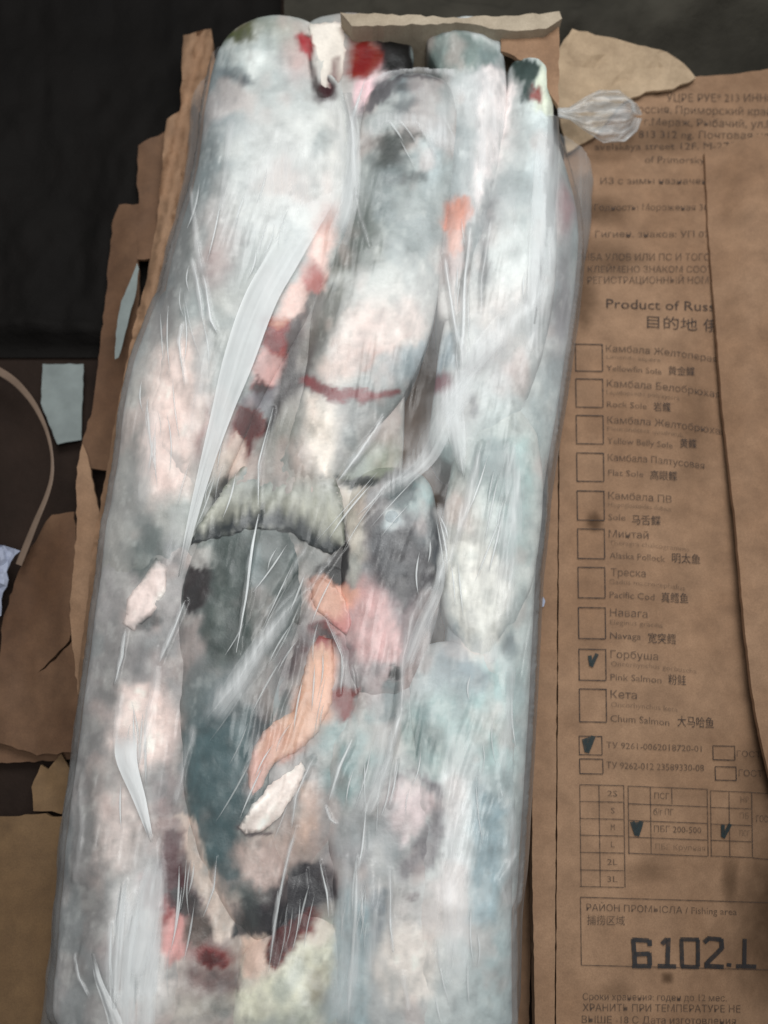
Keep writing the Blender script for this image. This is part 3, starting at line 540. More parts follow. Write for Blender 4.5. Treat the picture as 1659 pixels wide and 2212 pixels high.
LN = [  # thin marks on skin, shade painted along crevices: polyline (x, y, half width), colour, strength
 ([(700, 590, 9), (640, 690, 12), (624, 800, 14), (600, 860, 12), (575, 915, 8)], (62, 50, 54), .9),
 ([(655, 812, 8), (690, 838, 10), (740, 855, 10), (800, 858, 9), (860, 838, 6)], (140, 84, 86), .9),
 ([(790, 800, 5), (830, 742, 6), (880, 720, 4)], (196, 130, 112), .6),
 ([(862, 1680, 10), (905, 1715, 16), (938, 1770, 18), (915, 1840, 16)], (118, 112, 116), .8),
 ([(726, 1055, 3), (736, 1100, 4), (742, 1160, 3)], (80, 84, 78), .9),
 ([(450, 1060, 6), (480, 1030, 7), (515, 1000, 4)], (92, 94, 82), .8),
 ([(515, 1785, 4), (540, 1806, 4), (585, 1800, 3)], (110, 92, 96), .9),
 ([(662, 60, 4), (668, 130, 5), (680, 190, 6), (700, 214, 5)], (70, 52, 52), .9),
]
# outlined patches of skin, flesh, blood and gaps painted dark as shade: (outline, colour, strength, edge softness)
PG = [
 ([(262,1490),(330,1470),(376,1560),(356,1650),(290,1670),(240,1600)], (232,210,202), .85, 22), ([(205,1730),(290,1660),(314,1790),(270,1900),(205,1860)], (218,202,196), .8, 22), ([(240,1930),(330,1870),(350,2100),(310,2240),(230,2170)], (240,236,234), .85, 24), ([(340,760),(440,690),(440,900),(405,1060),(325,1090),(305,950)], (228,206,198), .85, 24),
 ([(330,1690),(372,1690),(372,1790),(340,1800)], (168,142,140), .7, 14), ([(300,1890),(345,1900),(340,1965),(305,1960)], (170,136,136), .6, 14), ([(225,2020),(262,2040),(255,2130),(215,2120)], (158,132,130), .6, 14), ([(268,1400),(350,1400),(360,1470),(280,1480)], (150,146,146), .7, 16),
 ([(1040,1440),(1130,1440),(1112,1650),(1050,1660),(1000,1560)], (166,192,190), .75, 22), ([(880,1520),(1000,1480),(1020,1600),(940,1680),(880,1600)], (154,178,176), .8, 20), ([(690,1560),(800,1540),(820,1640),(760,1740),(700,1700)], (144,170,170), .8, 18), ([(860,1060),(960,940),(1000,960),(960,1060),(900,1110)], (146,172,172), .8, 16), ([(1080,960),(1150,940),(1140,1200),(1090,1200)], (150,178,176), .75, 20), ([(740,1900),(800,1900),(790,2220),(700,2220)], (164,186,192), .75, 16),
 ([(740,480),(800,440),(830,560),(770,600),(735,560)], (112,122,114), .75, 16), ([(700,620),(760,600),(740,700),(670,740)], (132,132,124), .7, 14), ([(560,230),(700,240),(730,420),(640,520),(560,480)], (200,200,197), .6, 26),
 ([(680,505),(726,486),(709,561),(703,616),(660,623),(644,681),(595,688),(615,626),(661,567)], (214,180,170), .95, 10), ([(650,596),(676,560),(700,580),(690,620),(664,622)], (172,80,76), .8, 10),
 ([(556,763),(615,759),(602,798),(592,831),(543,828),(543,798)], (208,162,156), .95, 8), ([(563,740),(582,712),(612,695),(625,714),(621,753),(592,763)], (142,34,28), 1, 9), ([(580,706),(600,686),(622,690),(606,712)], (206,144,120), .9, 8), ([(622,694),(644,700),(630,736)], (96,62,66), .9, 6),
 ([(543,825),(556,811),(586,831),(582,851),(547,851)], (76,28,36), 1, 7), ([(527,844),(595,831),(582,886),(517,867)], (142,134,142), .9, 8), ([(508,870),(530,881),(563,886),(573,909),(550,942),(534,971),(521,968),(517,935),(504,906)], (108,20,20), 1, 8), ([(504,925),(524,935),(524,994),(491,1023),(482,1020)], (208,192,180), .95, 6),
 ([(628,694),(648,668),(648,720),(622,792),(638,811),(609,851),(605,811)], (78,62,62), .9, 7), ([(674,623),(703,623),(693,681),(670,746),(654,779),(638,772),(651,714)], (136,128,120), .85, 10),
 ([(756,668),(893,642),(932,668),(902,724),(821,766),(756,828),(700,836),(690,800),(720,730)], (204,187,180), .85, 16), ([(912,727),(990,714),(990,779),(951,795),(893,811),(886,779)], (158,170,176), .9, 12), ([(922,808),(964,795),(971,828),(925,837)], (144,104,110), .95, 8),
 ([(667,851),(703,860),(726,877),(719,1023),(687,1023),(661,925)], (214,204,194), .95, 12), ([(661,806),(690,828),(726,841),(791,847),(807,856),(791,867),(739,872),(700,856),(661,831)], (146,98,100), .95, 6), ([(724,880),(800,870),(830,900),(780,960),(730,1000)], (168,166,164), .7, 14),
 ([(741,1026),(791,975),(834,965),(863,985),(827,1029),(773,1019)], (152,158,140), .9, 10), ([(732,1036),(773,1017),(813,1034),(813,1049),(766,1046)], (58,68,64), 1, 4), ([(852,1044),(895,1022),(906,1061),(877,1108),(848,1090),(834,1072)], (70,100,104), .95, 9),
 ([(727,1044),(791,1058),(784,1115),(784,1187),(766,1276),(745,1258),(752,1187),(745,1115)], (190,182,170), .95, 8), ([(784,1060),(834,1072),(830,1100),(812,1150),(786,1140)], (140,136,138), .8, 10), ([(802,1151),(848,1165),(899,1172),(931,1205),(927,1251),(899,1276),(870,1319),(848,1287),(823,1258),(809,1205)], (88,83,90), .95, 12),
 ([(677,1230),(745,1158),(752,1201),(738,1269),(720,1258),(691,1237)], (62,54,54), 1, 4), ([(670,1294),(687,1237),(720,1255),(738,1269),(773,1280),(770,1312),(734,1330),(702,1334),(680,1316)], (218,166,146), 1, 7), ([(720,1323),(770,1294),(820,1276),(848,1330),(870,1402),(848,1448),(798,1437),(770,1420),(738,1373)], (208,168,166), .95, 14),
 ([(670,1352),(691,1352),(734,1380),(727,1402),(695,1384),(677,1377)], (92,22,30), 1, 6), ([(956,1194),(1006,1172),(1056,1187),(1088,1223),(1110,1294),(1092,1366),(1042,1423),(1020,1427),(999,1394),(988,1348),(963,1276)], (206,204,197), .95, 10), ([(952,1330),(992,1359),(1006,1423),(1052,1459),(1042,1490),(992,1462),(952,1412)], (130,148,155), .95, 10),
 ([(838,1448),(863,1446),(864,1466),(842,1470)], (26,32,34), 1, 3), ([(827,1473),(870,1473),(863,1545),(852,1566),(830,1566)], (112,128,131), .95, 6), ([(720,1491),(766,1488),(759,1538),(734,1552)], (136,72,70), 1, 9),
 ([(456,1165),(556,1144),(613,1151),(652,1194),(610,1276),(556,1384),(506,1437),(448,1434),(438,1348),(448,1294)], (92,106,102), .9, 14), ([(540,1180),(560,1170),(572,1230),(556,1300),(540,1260)], (134,146,148), .7, 10), ([(398,1258),(409,1223),(448,1223),(448,1276),(434,1316),(413,1323),(395,1305)], (70,57,60), 1, 6), ([(405,1187),(448,1172),(452,1223),(409,1223)], (172,168,164), .9, 8),
 ([(395,1330),(434,1330),(427,1402),(384,1473),(362,1455),(391,1384)], (172,160,156), .85, 10), ([(292,1340),(330,1330),(340,1350),(300,1362)], (96,104,106), .9, 6), ([(306,1120),(350,1130),(346,1200),(300,1260),(280,1230)], (112,124,122), .85, 12),
 ([(385,1587),(457,1573),(539,1580),(532,1673),(511,1781),(514,1824),(496,1852),(525,1888),(493,1924),(457,1888),(421,1817),(396,1745),(389,1638)], (98,126,131), .9, 12), ([(375,1759),(403,1766),(432,1834),(460,1906),(489,1978),(493,2024),(460,2042),(446,1988),(421,1917),(392,1834)], (212,194,182), .95, 8),
 ([(346,1799),(385,1802),(378,1852),(403,1906),(432,1945),(425,1978),(392,1985),(364,1978),(350,1924),(342,1852)], (112,82,86), .95, 8), ([(364,1930),(400,1920),(434,1950),(425,1982),(380,1985)], (80,76,80), .95, 7), ([(346,1942),(360,1967),(396,1988),(392,2067),(360,2096),(346,2031)], (214,158,154), .95, 8), ([(342,1960),(356,1940),(366,1985),(352,2010)], (150,62,66), .8, 6),
 ([(396,1988),(439,1960),(443,2006),(421,2053),(400,2042)], (100,92,86), .95, 7), ([(425,2056),(475,2060),(482,2082),(453,2096),(432,2082)], (112,28,34), 1, 8), ([(392,2103),(511,2096),(511,2153),(439,2153)], (146,122,120), .85, 12),
 ([(600,1924),(618,1863),(675,1874),(718,1874),(722,1942),(675,1967),(589,2028),(493,2028),(503,1978),(582,1953)], (72,68,78), .97, 8), ([(493,1960),(560,1950),(560,2020),(500,2026)], (98,104,104), .8, 10), ([(582,2028),(675,1971),(668,2006),(625,2060),(597,2103),(575,2085)], (112,16,22), 1, 6), ([(525,2039),(579,2035),(571,2096),(546,2124),(518,2103)], (220,192,176), .95, 8),  # dark purple outline paints shade into the cavity
 ([(597,2110),(654,2031),(697,1996),(722,2013),(718,2103),(675,2210),(511,2210),(503,2153)], (206,204,186), .95, 10), ([(660,2110),(700,2080),(700,2160),(660,2180)], (158,150,132), .75, 12), ([(514,1824),(582,1813),(639,1838),(639,1870),(600,1924),(557,1924),(525,1888)], (198,178,170), .9, 10), ([(640,1700),(680,1690),(690,1800),(650,1820)], (206,176,160), .75, 10),
 ([(872,1681),(932,1709),(943,1745),(907,1799),(872,1834),(836,1781),(850,1709)], (202,184,184), .9, 12), ([(886,1663),(957,1695),(965,1745),(943,1852),(922,1881),(872,1902),(868,1881),(900,1824),(936,1781),(943,1724)], (128,120,126), .9, 9), ([(965,1673),(1015,1681),(1011,1852),(1000,1960),(950,1960),(957,1817)], (220,222,222), .85, 14), ([(1026,1691),(1097,1745),(1083,1888),(1065,1996),(1015,1996),(1015,1817)], (154,178,186), .85, 14),
 ([(796,1931),(843,1924),(836,1996),(814,2031),(796,2013)], (130,142,150), .9, 9), ([(807,2049),(872,1996),(943,2013),(936,2157),(836,2175),(800,2103)], (222,212,204), .85, 14), ([(864,1566),(954,1566),(954,1623),(907,1638),(872,1613)], (138,158,154), .85, 12), ([(880,1940),(910,1925),(900,1950)], (130,112,114), .8, 6),
 ([(478,59),(517,29),(550,36),(550,81),(517,85)], (104,108,82), .9, 8), ([(530,107),(582,98),(595,127),(556,133),(543,159),(527,140)], (202,206,204), .9, 9), ([(504,153),(540,163),(547,182),(517,176)], (96,108,114), .95, 7), ([(638,65),(667,62),(664,124),(638,98)], (172,78,84), .95, 8), ([(416,200),(450,190),(470,330),(440,420),(410,330)], (124,136,138), .8, 14),
 ([(756,60),(799,60),(828,93),(813,129),(770,154),(756,158)], (134,62,56), .9, 12), ([(803,50),(896,50),(892,125),(820,129),(828,100)], (36,26,34), 1, 5), ([(763,161),(810,140),(803,186),(785,229),(767,215)], (212,180,184), .95, 6), ([(788,229),(806,186),(860,143),(949,154),(949,165),(863,158),(846,200),(806,233)], (74,68,80), .95, 6),
 ([(813,297),(835,279),(914,286),(917,304),(863,322),(853,365),(813,365)], (84,92,88), .95, 9), ([(848,180),(880,178),(878,196),(850,198)], (96,106,110), .9, 6), ([(846,225),(905,220),(906,240),(850,244)], (98,108,112), .85, 6), ([(820,376),(920,380),(918,396),(824,392)], (112,120,120), .8, 7),
 ([(896,60),(999,55),(1078,95),(1071,125),(1021,150),(899,122)], (134,150,146), .9, 10), ([(1050,143),(1096,143),(1114,179),(1089,322),(1042,394),(1035,451),(1021,415),(1014,358),(1035,269)], (222,212,210), .95, 8), ([(1096,115),(1132,108),(1168,128),(1150,215),(1128,211),(1132,168)], (78,98,94), .97, 6), ([(1168,128),(1196,158),(1207,215),(1203,243),(1164,233),(1153,200)], (202,208,190), .95, 6), ([(1148,186),(1166,184),(1172,212),(1150,216)], (150,88,88), .9, 6),
 ([(967,440),(1007,422),(1021,447),(1007,501),(978,501),(964,476)], (206,142,122), 1, 6), ([(976,505),(1004,500),(1000,540),(980,548)], (206,160,146), .9, 8), ([(1048,440),(1070,430),(1056,600),(1040,640),(1034,560)], (128,130,132), .75, 9), ([(1040,960),(1100,950),(1110,1090),(1060,1080)], (126,148,146), .8, 14),
]
def paint(px, py, base, seed=0, only=None):
    wx = px + 16 * fbm(px / 60, py / 60, 101, 3) + 7 * fbm(px / 16, py / 24, 131, 2)
    wy = py + 16 * fbm(px / 60, py / 60, 102, 3) + 9 * fbm(px / 16, py / 24, 132, 2)
    C = np.repeat(lin(base)[None], px.size, 0) * (1 + 0.10 * fbm(px / 90, py / 90, seed + 60, 3))[:, None]
    bb = (px.min() - 60, px.max() + 60, py.min() - 60, py.max() + 60)
    for (x, y, rx, ry, ro, c, a, hd) in D:
        if not (bb[0] - rx * 1.6 < x < bb[1] + rx * 1.6 and bb[2] - ry * 1.6 < y < bb[3] + ry * 1.6): continue
        r = math.radians(ro); cr, sr = math.cos(r), math.sin(r); dx, dy = wx - x, wy - y
        d2 = ((dx * cr + dy * sr) / rx) ** 2 + ((-dx * sr + dy * cr) / ry) ** 2
        k = a * np.exp(-np.power(d2, 1.0 * hd * hd) * 0.9)
        C += (lin(c)[None] - C) * k[:, None]
    for (pts, c, a) in LN:
        if min(p[0] for p in pts) > bb[1] or max(p[0] for p in pts) < bb[0] or min(p[1] for p in pts) > bb[3] or max(p[1] for p in pts) < bb[2]: continue
        d, _ = polydist(px + 0.45 * (wx - px), py + 0.45 * (wy - py), pts); k = a * np.exp(-d ** 3)
        C += (lin(c)[None] - C) * k[:, None]
    ux = px + 0.7 * (wx - px) + 5 * fbm(px / 7, py / 16, 141, 2); uy = py + 0.7 * (wy - py) + 11 * fbm(px / 6, py / 20, 142, 3)
    for (pl, c, a, so) in PG:
        xs_ = [p[0] for p in pl]; ys_ = [p[1] for p in pl]
        q = np.nonzero((ux > min(xs_) - 2 * so) & (ux < max(xs_) + 2 * so) & (uy > min(ys_) - 2 * so) & (uy < max(ys_) + 2 * so))[0]
        if not len(q): continue
        d, _ = polydist(ux[q], uy[q], [(x, y, 1.0) for x, y in pl + pl[:1]]); d = np.where(inpoly(ux[q], uy[q], pl), d, -d); so = so * 1.15
        vv = (1 + 0.22 * fbm(px[q] / 20, py[q] / 40, 151, 3) + 0.10 * fbm(px[q] / 6, py[q] / 26, 152, 2))[:, None]; C[q] += (lin(c)[None] * vv - C[q]) * (a * smooth(-so, so, d))[:, None]
    n1 = fbm(px / 34, py / 46, seed + 301, 4); n2 = fbm(px / 11, py / 30, seed + 311, 3); n3 = fbm(px / 70, py / 100, seed + 321, 3)
    for (n, lo, hi, c, a) in ((n1, .12, .55, (112, 122, 122), .20), (n1, .10, .55, (214, 214, 210), .0), (-n1, .12, .5, (214, 212, 206), .22), (n3, .10, .5, (206, 178, 170), .34), (-n3, .15, .5, (130, 148, 152), .34), (n2, .2, .6, (120, 122, 120), .20), (-n2, .25, .6, (222, 222, 218), .18)):
        sat0 = (C.max(1) - C.min(1)) / C.max(1); k = a * smooth(lo, hi, n) * (1 - 0.75 * smooth(.25, .5, sat0)) * (0.35 + 0.65 * smooth(0.06, 0.25, C.mean(1)))
        C += (lin(c)[None] - C) * k[:, None]
    m = C.mean(1, keepdims=True); sat = (C.max(1, keepdims=True) - C.min(1, keepdims=True)) / C.max(1, keepdims=True); red = smooth(0.2, 0.5, sat) * (C[:, :1] > C[:, 2:])
    C = (m + (C - m) * (1.02 + 1.0 * red * smooth(0.36, 0.10, m))) * (m / 0.50) ** 0.66          # flesh and skin are richer than seen through the milky film
    return np.clip(C, 0.004, 0.9)

HM_X0, HM_Y0, HM_D = -0.30, -0.45, 0.0016; HM_NX, HM_NY = 400, 620
HM = np.zeros((HM_NY, HM_NX))
def hm_add(V):
    i = ((V[:, 0] - HM_X0) / HM_D).astype(int); j = ((V[:, 1] - HM_Y0) / HM_D).astype(int)
    k = (i >= 0) & (i < HM_NX) & (j >= 0) & (j < HM_NY); np.maximum.at(HM, (j[k], i[k]), V[k, 2])

def spline(P, n):
    P = np.array(P, float); m = len(P); out = []
    seg = np.concatenate([[0], np.cumsum(np.hypot(*np.diff(P[:, :2], axis=0).T))]); tt = np.linspace(0, seg[-1], n)
    Q = np.concatenate([[2 * P[0] - P[1]], P, [2 * P[-1] - P[-2]]])
    for t in tt:
        i = min(int(np.searchsorted(seg, t, 'right')) - 1, m - 2); u = (t - seg[i]) / (seg[i + 1] - seg[i])
        p0, p1, p2, p3 = Q[i], Q[i + 1], Q[i + 2], Q[i + 3]
        out.append(0.5 * (2 * p1 + (p2 - p0) * u + (2 * p0 - 5 * p1 + 4 * p2 - p3) * u * u + (3 * p1 - p0 - 3 * p2 + p3) * u ** 3))
    return np.array(out)
def fish_body(name, P, base, parent, depth=0.09, seed=0, expo=2.3, mat=None, nseg=96, lump=0.002, ends=(0.4, 0.45)):
    """closed sweep: centre line (x, y, half width, top height); rounded ends, flattened under the weight of the block"""
    P = np.array(P, float); L = np.sum(np.hypot(*np.diff(P[:, :2], axis=0).T)); n = int(max(24, min(300, L / 4.0)))
    Q = spline(P, n); s = np.linspace(0, 1, n)
    x, y, wd, zt = Q.T; wd = np.maximum(wd, 3)
    Lw = L / np.maximum(wd.max(), 1)
    cap0 = np.clip(s * L / (P[0, 2] * ends[0] * 2 + 1), 0, 1); cap1 = np.clip((1 - s) * L / (P[-1, 2] * ends[1] * 2 + 1), 0, 1)
    cap = np.clip(1 - (1 - cap0) ** 3, 0, 1) ** 0.4 * np.clip(1 - (1 - cap1) ** 2.4, 0, 1) ** 0.45; cap = np.maximum(cap, 0.02)
    zmid = zt - 0.013
    X, Y = Wn(x, y, zmid + 0.015); k = (CAMZ - zmid) / FPX
    tx, ty = np.gradient(X), np.gradient(Y); Ln = np.hypot(tx, ty) + 1e-12; nx, ny = -ty / Ln, tx / Ln
    a = np.linspace(0, 2 * np.pi, nseg, endpoint=False); ca, sa = np.cos(a), np.sin(a)
    sx = np.sign(ca) * np.abs(ca) ** (2 / expo); sz = np.sign(sa) * np.abs(sa) ** (2 / expo)
    hw = wd * k * cap
    up = (zt - zmid) * (0.25 + 0.75 * cap); dn = np.minimum(depth, zmid - 0.012) * (0.3 + 0.7 * cap)
    VX = X[:, None] + nx[:, None] * hw[:, None] * sx; VY = Y[:, None] + ny[:, None] * hw[:, None] * sx
    VZ = zmid[:, None] + np.where(sz > 0, up[:, None] * sz, dn[:, None] * sz)
    pu, pv = plan_px(VX, VY)
    VZ = VZ + (lump * fbm(pu / 90, pv / 90, seed + 5, 3) + 0.0010 * fbm(pu / 26, pv / 40, seed + 6, 3)) * (sz > -0.2)
    V = np.stack([VX, VY, VZ], -1).reshape(-1, 3)
    V = np.concatenate([V, [[X[0], Y[0], zmid[0]], [X[-1], Y[-1], zmid[-1]]]]); hm_add(V)
    F = gridfaces(n, nseg, True)
    c0 = n * nseg; ring0 = np.arange(nseg); r1 = np.roll(ring0, -1); lastr = (n - 1) * nseg
    caps = np.concatenate([np.stack([r1, ring0, np.full(nseg, c0), np.full(nseg, c0)], 1), np.stack([lastr + ring0, lastr + r1, np.full(nseg, c0 + 1), np.full(nseg, c0 + 1)], 1)])
    C = paint(*plan_px(V[:, 0], V[:, 1]), base, seed)
    quads = F.tolist() + [list(dict.fromkeys(f)) for f in caps.tolist()]
    me_F = F; o = None
    allf = np.concatenate([F, caps]) if False else None
    o = mesh_np(name, V, quads, mat or M_fish, parent, {'Col': C})
    return o
def fin(name, outline, z, parent, base, thick=0.0014, seed=0, rays=None, edge=None, step=9, mat=None, blend=None, soft=16):
    """thin fin or skin flap: triangulated outline with rays, own colour"""
    zf = zfun(z); pts = []; r = random.Random(seed)
    for i in range(len(outline)):
        a = outline[i]; b = outline[(i + 1) % len(outline)]; L = math.hypot(b[0] - a[0], b[1] - a[1]); n = max(1, int(L / 7))
        for k in range(n):
            t = k / n; pts.append((a[0] + (b[0] - a[0]) * t + r.uniform(-1.5, 1.5), a[1] + (b[1] - a[1]) * t + r.uniform(-1.5, 1.5)))
    P = np.array(pts); nb = len(P); P = P + 5 * np.stack([fbm(P[:, 0] / 22, P[:, 1] / 22, seed + 40, 3), fbm(P[:, 0] / 22, P[:, 1] / 22, seed + 50, 3)], 1); pts = [tuple(q) for q in P]
    gx, gy = np.meshgrid(np.arange(P[:, 0].min(), P[:, 0].max(), step), np.arange(P[:, 1].min(), P[:, 1].max(), step)); gx = gx.ravel() + rng.uniform(-1, 1, gx.size); gy = gy.ravel() + rng.uniform(-1, 1, gy.size)
    k = inpoly(gx, gy, pts); k &= np.min(np.hypot(gx[:, None] - P[None, :, 0], gy[:, None] - P[None, :, 1]), 1) > step * 0.4
    vs, es, fs, *_ = delaunay_2d_cdt([Vector(p) for p in pts + list(zip(gx[k], gy[k]))], [(i, (i + 1) % nb) for i in range(nb)], [], 1, 1e-5)
    A = np.array([(v.x, v.y) for v in vs]); u, v = A.T
    dist = np.min(np.hypot(u[:, None] - P[None, :, 0], v[:, None] - P[None, :, 1]), 1)
    zz = zf(u, v) + 0.0010 * np.sqrt(np.clip(dist / 30, 0, 1)) + 0.0010 * fbm(u / 24, v / 24, seed, 3)
    if blend: zz = zz - 0.0032 * (1 - smooth(blend[0] - 30, blend[1], v))
    if rays:
        ang = np.arctan2(v - rays[1], u - rays[0]); zz = zz + 0.0006 * np.sin(ang * rays[2])
    X, Y = Wn(u, v, zz); n = len(A); T_ = np.stack([X, Y, zz], 1); B_ = T_ - np.array([0, 0, thick]); hm_add(T_)
    F = []; cnt = set()
    for f in fs:
        f = list(f); a, b, c = A[f[0]], A[f[1]], A[f[2]]
        if (b[0] - a[0]) * (c[1] - a[1]) - (b[1] - a[1]) * (c[0] - a[0]) > 0: f = f[::-1]
        F.append(f)
        for i in range(3): cnt.add((f[i], f[(i + 1) % 3]))
    G = list(F) + [[q + n for q in f[::-1]] for f in F] + [[b, a, a + n, b + n] for (a, b) in cnt if (b, a) not in cnt]
    C = np.repeat(lin(base)[None], n, 0)
    if blend:
        kb = smooth(blend[0], blend[1], v)[:, None]; C = C * kb + paint(*plan_px(X, Y), blend[2], 2) * (1 - kb)
    if rays: C = C * (1 + 0.18 * np.sin(ang * rays[2] + 3 * fbm(u / 40, v / 40, seed + 3, 2)) * np.clip(np.hypot(u - rays[0], v - rays[1]) / 150, 0, 1))[:, None]
    C = C * (1 + 0.16 * fbm(u / 26, v / 26, seed + 9, 3))[:, None]
    kd = smooth(0, soft, dist + 5 * fbm(u / 8, v / 8, seed + 21, 2))[:, None]; C = C * kd + paint(*plan_px(X, Y), base, 2) * (1 - kd)
    if edge:
        for (pl, col, a) in edge:
            d, _ = polydist(u + 6 * fbm(u / 7, v / 40, 77, 2), v + 26 * fbm(u / 6, v / 60, 78, 3), pl); C += (lin(col)[None] - C) * (a * np.exp(-d ** 2.5))[:, None]
    return mesh_np(name, np.concatenate([T_, B_]), G, mat or M_fish, parent, {'Col': np.clip(np.concatenate([C, C]), 0.004, 0.9)})
GRP = 'frozen pink salmon packed in the wrapped block'
def fish(label, P, base, **kw):
    mid = P[len(P) // 2]; t = thing('frozen_salmon', label, 'fish', tuple(Wp(mid[0], mid[1], 0.02)), GRP)
    fish_body('body', P, base, t, **kw); return t
Z = 0.118
fA = fish('pale plump frozen salmon at the far left end of the block, greenish tip bare', [(592, 14, 134, Z - .0040), (592, 190, 176, Z - .0005), (590, 380, 198, Z + .0020), (520, 590, 182, Z + .0020), (448, 790, 140, Z), (400, 950, 110, Z - .0020), (375, 1090, 70, Z - .0060)], (166, 173, 172), seed=1)
fB = fish('grey backed frozen salmon in the middle of the far end with a fanned tail', [(890, 140, 112, Z - .0040), (892, 210, 122, Z + .0005), (878, 330, 124, Z + .0020), (856, 490, 122, Z + .0020), (808, 650, 142, Z + .0015), (770, 780, 128, Z), (706, 920, 88, Z - .0020), (650, 1040, 70, Z - .0040)], (158, 165, 164), seed=2)
fC = fish('bare headed greenish salmon at the far right corner under the torn film', [(1152, 106, 56, Z - .0060), (1146, 230, 64, Z - .0030), (1118, 400, 100, Z), (1105, 560, 112, Z + .0010), (1070, 720, 120, Z), (1030, 880, 100, Z - .0020), (985, 1000, 70, Z - .0050)], (180, 187, 186), seed=3)
fD = fish('pale slim salmon with an orange cut wedged between the two far right fish', [(990, 18, 108, Z - .0060), (1035, 190, 74, Z + .0000), (1022, 420, 60, Z + .0010), (995, 540, 50, Z + .0005), (980, 690, 36, Z - .0025)], (190, 194, 194), seed=4)
fE = fish('pinkish pale salmon at the left edge beneath the long white fold', [(420, 600, 80, Z - .0080), (372, 800, 104, Z - .0045), (350, 1000, 112, Z - .0030), (322, 1180, 112, Z - .0034), (304, 1360, 104, Z - .0070)], (178, 174, 168), seed=5)
fF = fish('long dark backed salmon lying lengthwise below the fanned tail fin', [(540, 1100, 120, Z - .0050), (512, 1290, 138, Z + .0005), (485, 1480, 106, Z + .0015), (485, 1650, 96, Z + .0015), (500, 1800, 86, Z + .0005), (550, 1940, 72, Z - .0015), (585, 2040, 36, Z - .0080)], (112, 124, 122), seed=6)
fG = fish('salmon with a dark purple cheek and a whitish frosted eye right of the tail fin', [(840, 1000, 90, Z - .0050), (846, 1150, 108, Z + .0005), (844, 1270, 110, Z + .0015), (825, 1390, 96, Z), (790, 1520, 72, Z - .0040)], (150, 144, 144), seed=7)
fH = fish('broad pale grey salmon along the right edge ending in a whitish point', [(1075, 850, 84, Z - .0050), (1078, 1020, 104, Z - .0005), (1056, 1200, 108, Z + .0015), (1046, 1320, 84, Z + .0015), (1040, 1440, 26, Z - .0050)], (182, 186, 182), seed=8, ends=(0.6, 0.3))
fI = fish('salmon slit open along its belly with orange flesh showing in the middle', [(700, 1200, 70, Z - .0090), (715, 1380, 100, Z - .0050), (690, 1530, 112, Z - .0035), (640, 1680, 110, Z - .0035), (625, 1800, 100, Z - .0040), (640, 1930, 60, Z - .0110)], (170, 164, 162), seed=9)
fJ = fish('lilac grey mottled salmon along the lower left edge with a pale fin', [(352, 1060, 90, Z - .0090), (326, 1200, 112, Z - .0045), (305, 1390, 118, Z - .0030), (290, 1580, 124, Z - .0020), (272, 1790, 130, Z - .0010), (262, 1990, 134, Z - .0010), (250, 2290, 142, Z - .0010)], (174, 169, 168), seed=10)
fK = fish('pale blue green salmon along the lower right edge', [(1000, 1380, 112, Z - .0020), (1000, 1580, 116, Z - .0005), (1002, 1780, 108, Z + .0010), (996, 2000, 104, Z + .0010), (990, 2300, 108, Z + .0010)], (178, 189, 189), seed=11)
fL = fish('lilac and grey salmon left of the pale blue green one at the lower right', [(820, 1450, 80, Z - .0070), (815, 1620, 112, Z - .0015), (830, 1780, 120, Z - .0005), (842, 1960, 116, Z), (850, 2300, 120, Z)], (176, 178, 178), seed=12)
fM = fish('yellowish bellied salmon at the near end with a dark red cut', [(690, 1960, 70, Z - .0090), (650, 2070, 104, Z - .0035), (620, 2180, 116, Z - .0015), (610, 2310, 118, Z - .0010)], (196, 194, 182), seed=13)
fN = fish('red stained salmon squeezed between the lower left fish and the dark backed one', [(390, 1700, 60, Z - .0100), (408, 1880, 76, Z - .0060), (425, 2020, 86, Z - .0045), (430, 2150, 92, Z - .0040), (425, 2310, 96, Z - .0035)], (172, 158, 154), seed=14)
fO = fish('grey salmon of the lower layer on the right, its side seen through hanging film', [(1165, 280, 50, .100), (1180, 480, 84, .104), (1140, 800, 84, .108), (1086, 1100, 88, .1135), (1060, 1400, 92, .1150), (1050, 1560, 92, .1150), (1030, 2000, 80, .113)], (176, 184, 182), seed=15)
fP = fish('salmon of the lower layer showing in the dark gaps down the middle', [(770, 8, 170, .106), (740, 250, 150, .108), (720, 500, 170, .110), (690, 900, 190, .110), (650, 1300, 200, .110), (640, 1700, 200, .110), (630, 2120, 190, .109)], (168, 164, 160), seed=16)
fin_base = None
def settle(nit):
    Hs = HM.copy(); p = np.pad(Hs, 1, mode='edge'); Hs = np.max([p[1:-1, 1:-1], p[:-2, 1:-1], p[2:, 1:-1], p[1:-1, :-2], p[1:-1, 2:]], 0); Fs = Hs.copy()
    for _ in range(nit):
        p = np.pad(Fs, 1, mode='edge'); Fs = np.maximum(Hs, (p[:-2, 1:-1] + p[2:, 1:-1] + p[1:-1, :-2] + p[1:-1, 2:]) / 4)
    for _ in range(4):
        p = np.pad(Fs, 1, mode='edge'); Fs = (p[:-2, 1:-1] + p[2:, 1:-1] + p[1:-1, :-2] + p[1:-1, 2:] + p[1:-1, 1:-1]) / 5
    return Fs
BED = settle(30)
def bed(lift):
    def f(u, v):
        z = np.full(np.shape(u), Z)
        for _ in range(3):
            X, Y = Wn(u, v, z); i = np.clip((X - HM_X0) / HM_D, 0, HM_NX - 1).astype(int); j = np.clip((Y - HM_Y0) / HM_D, 0, HM_NY - 1).astype(int); z = BED[j, i] + lift
        return z
    return f
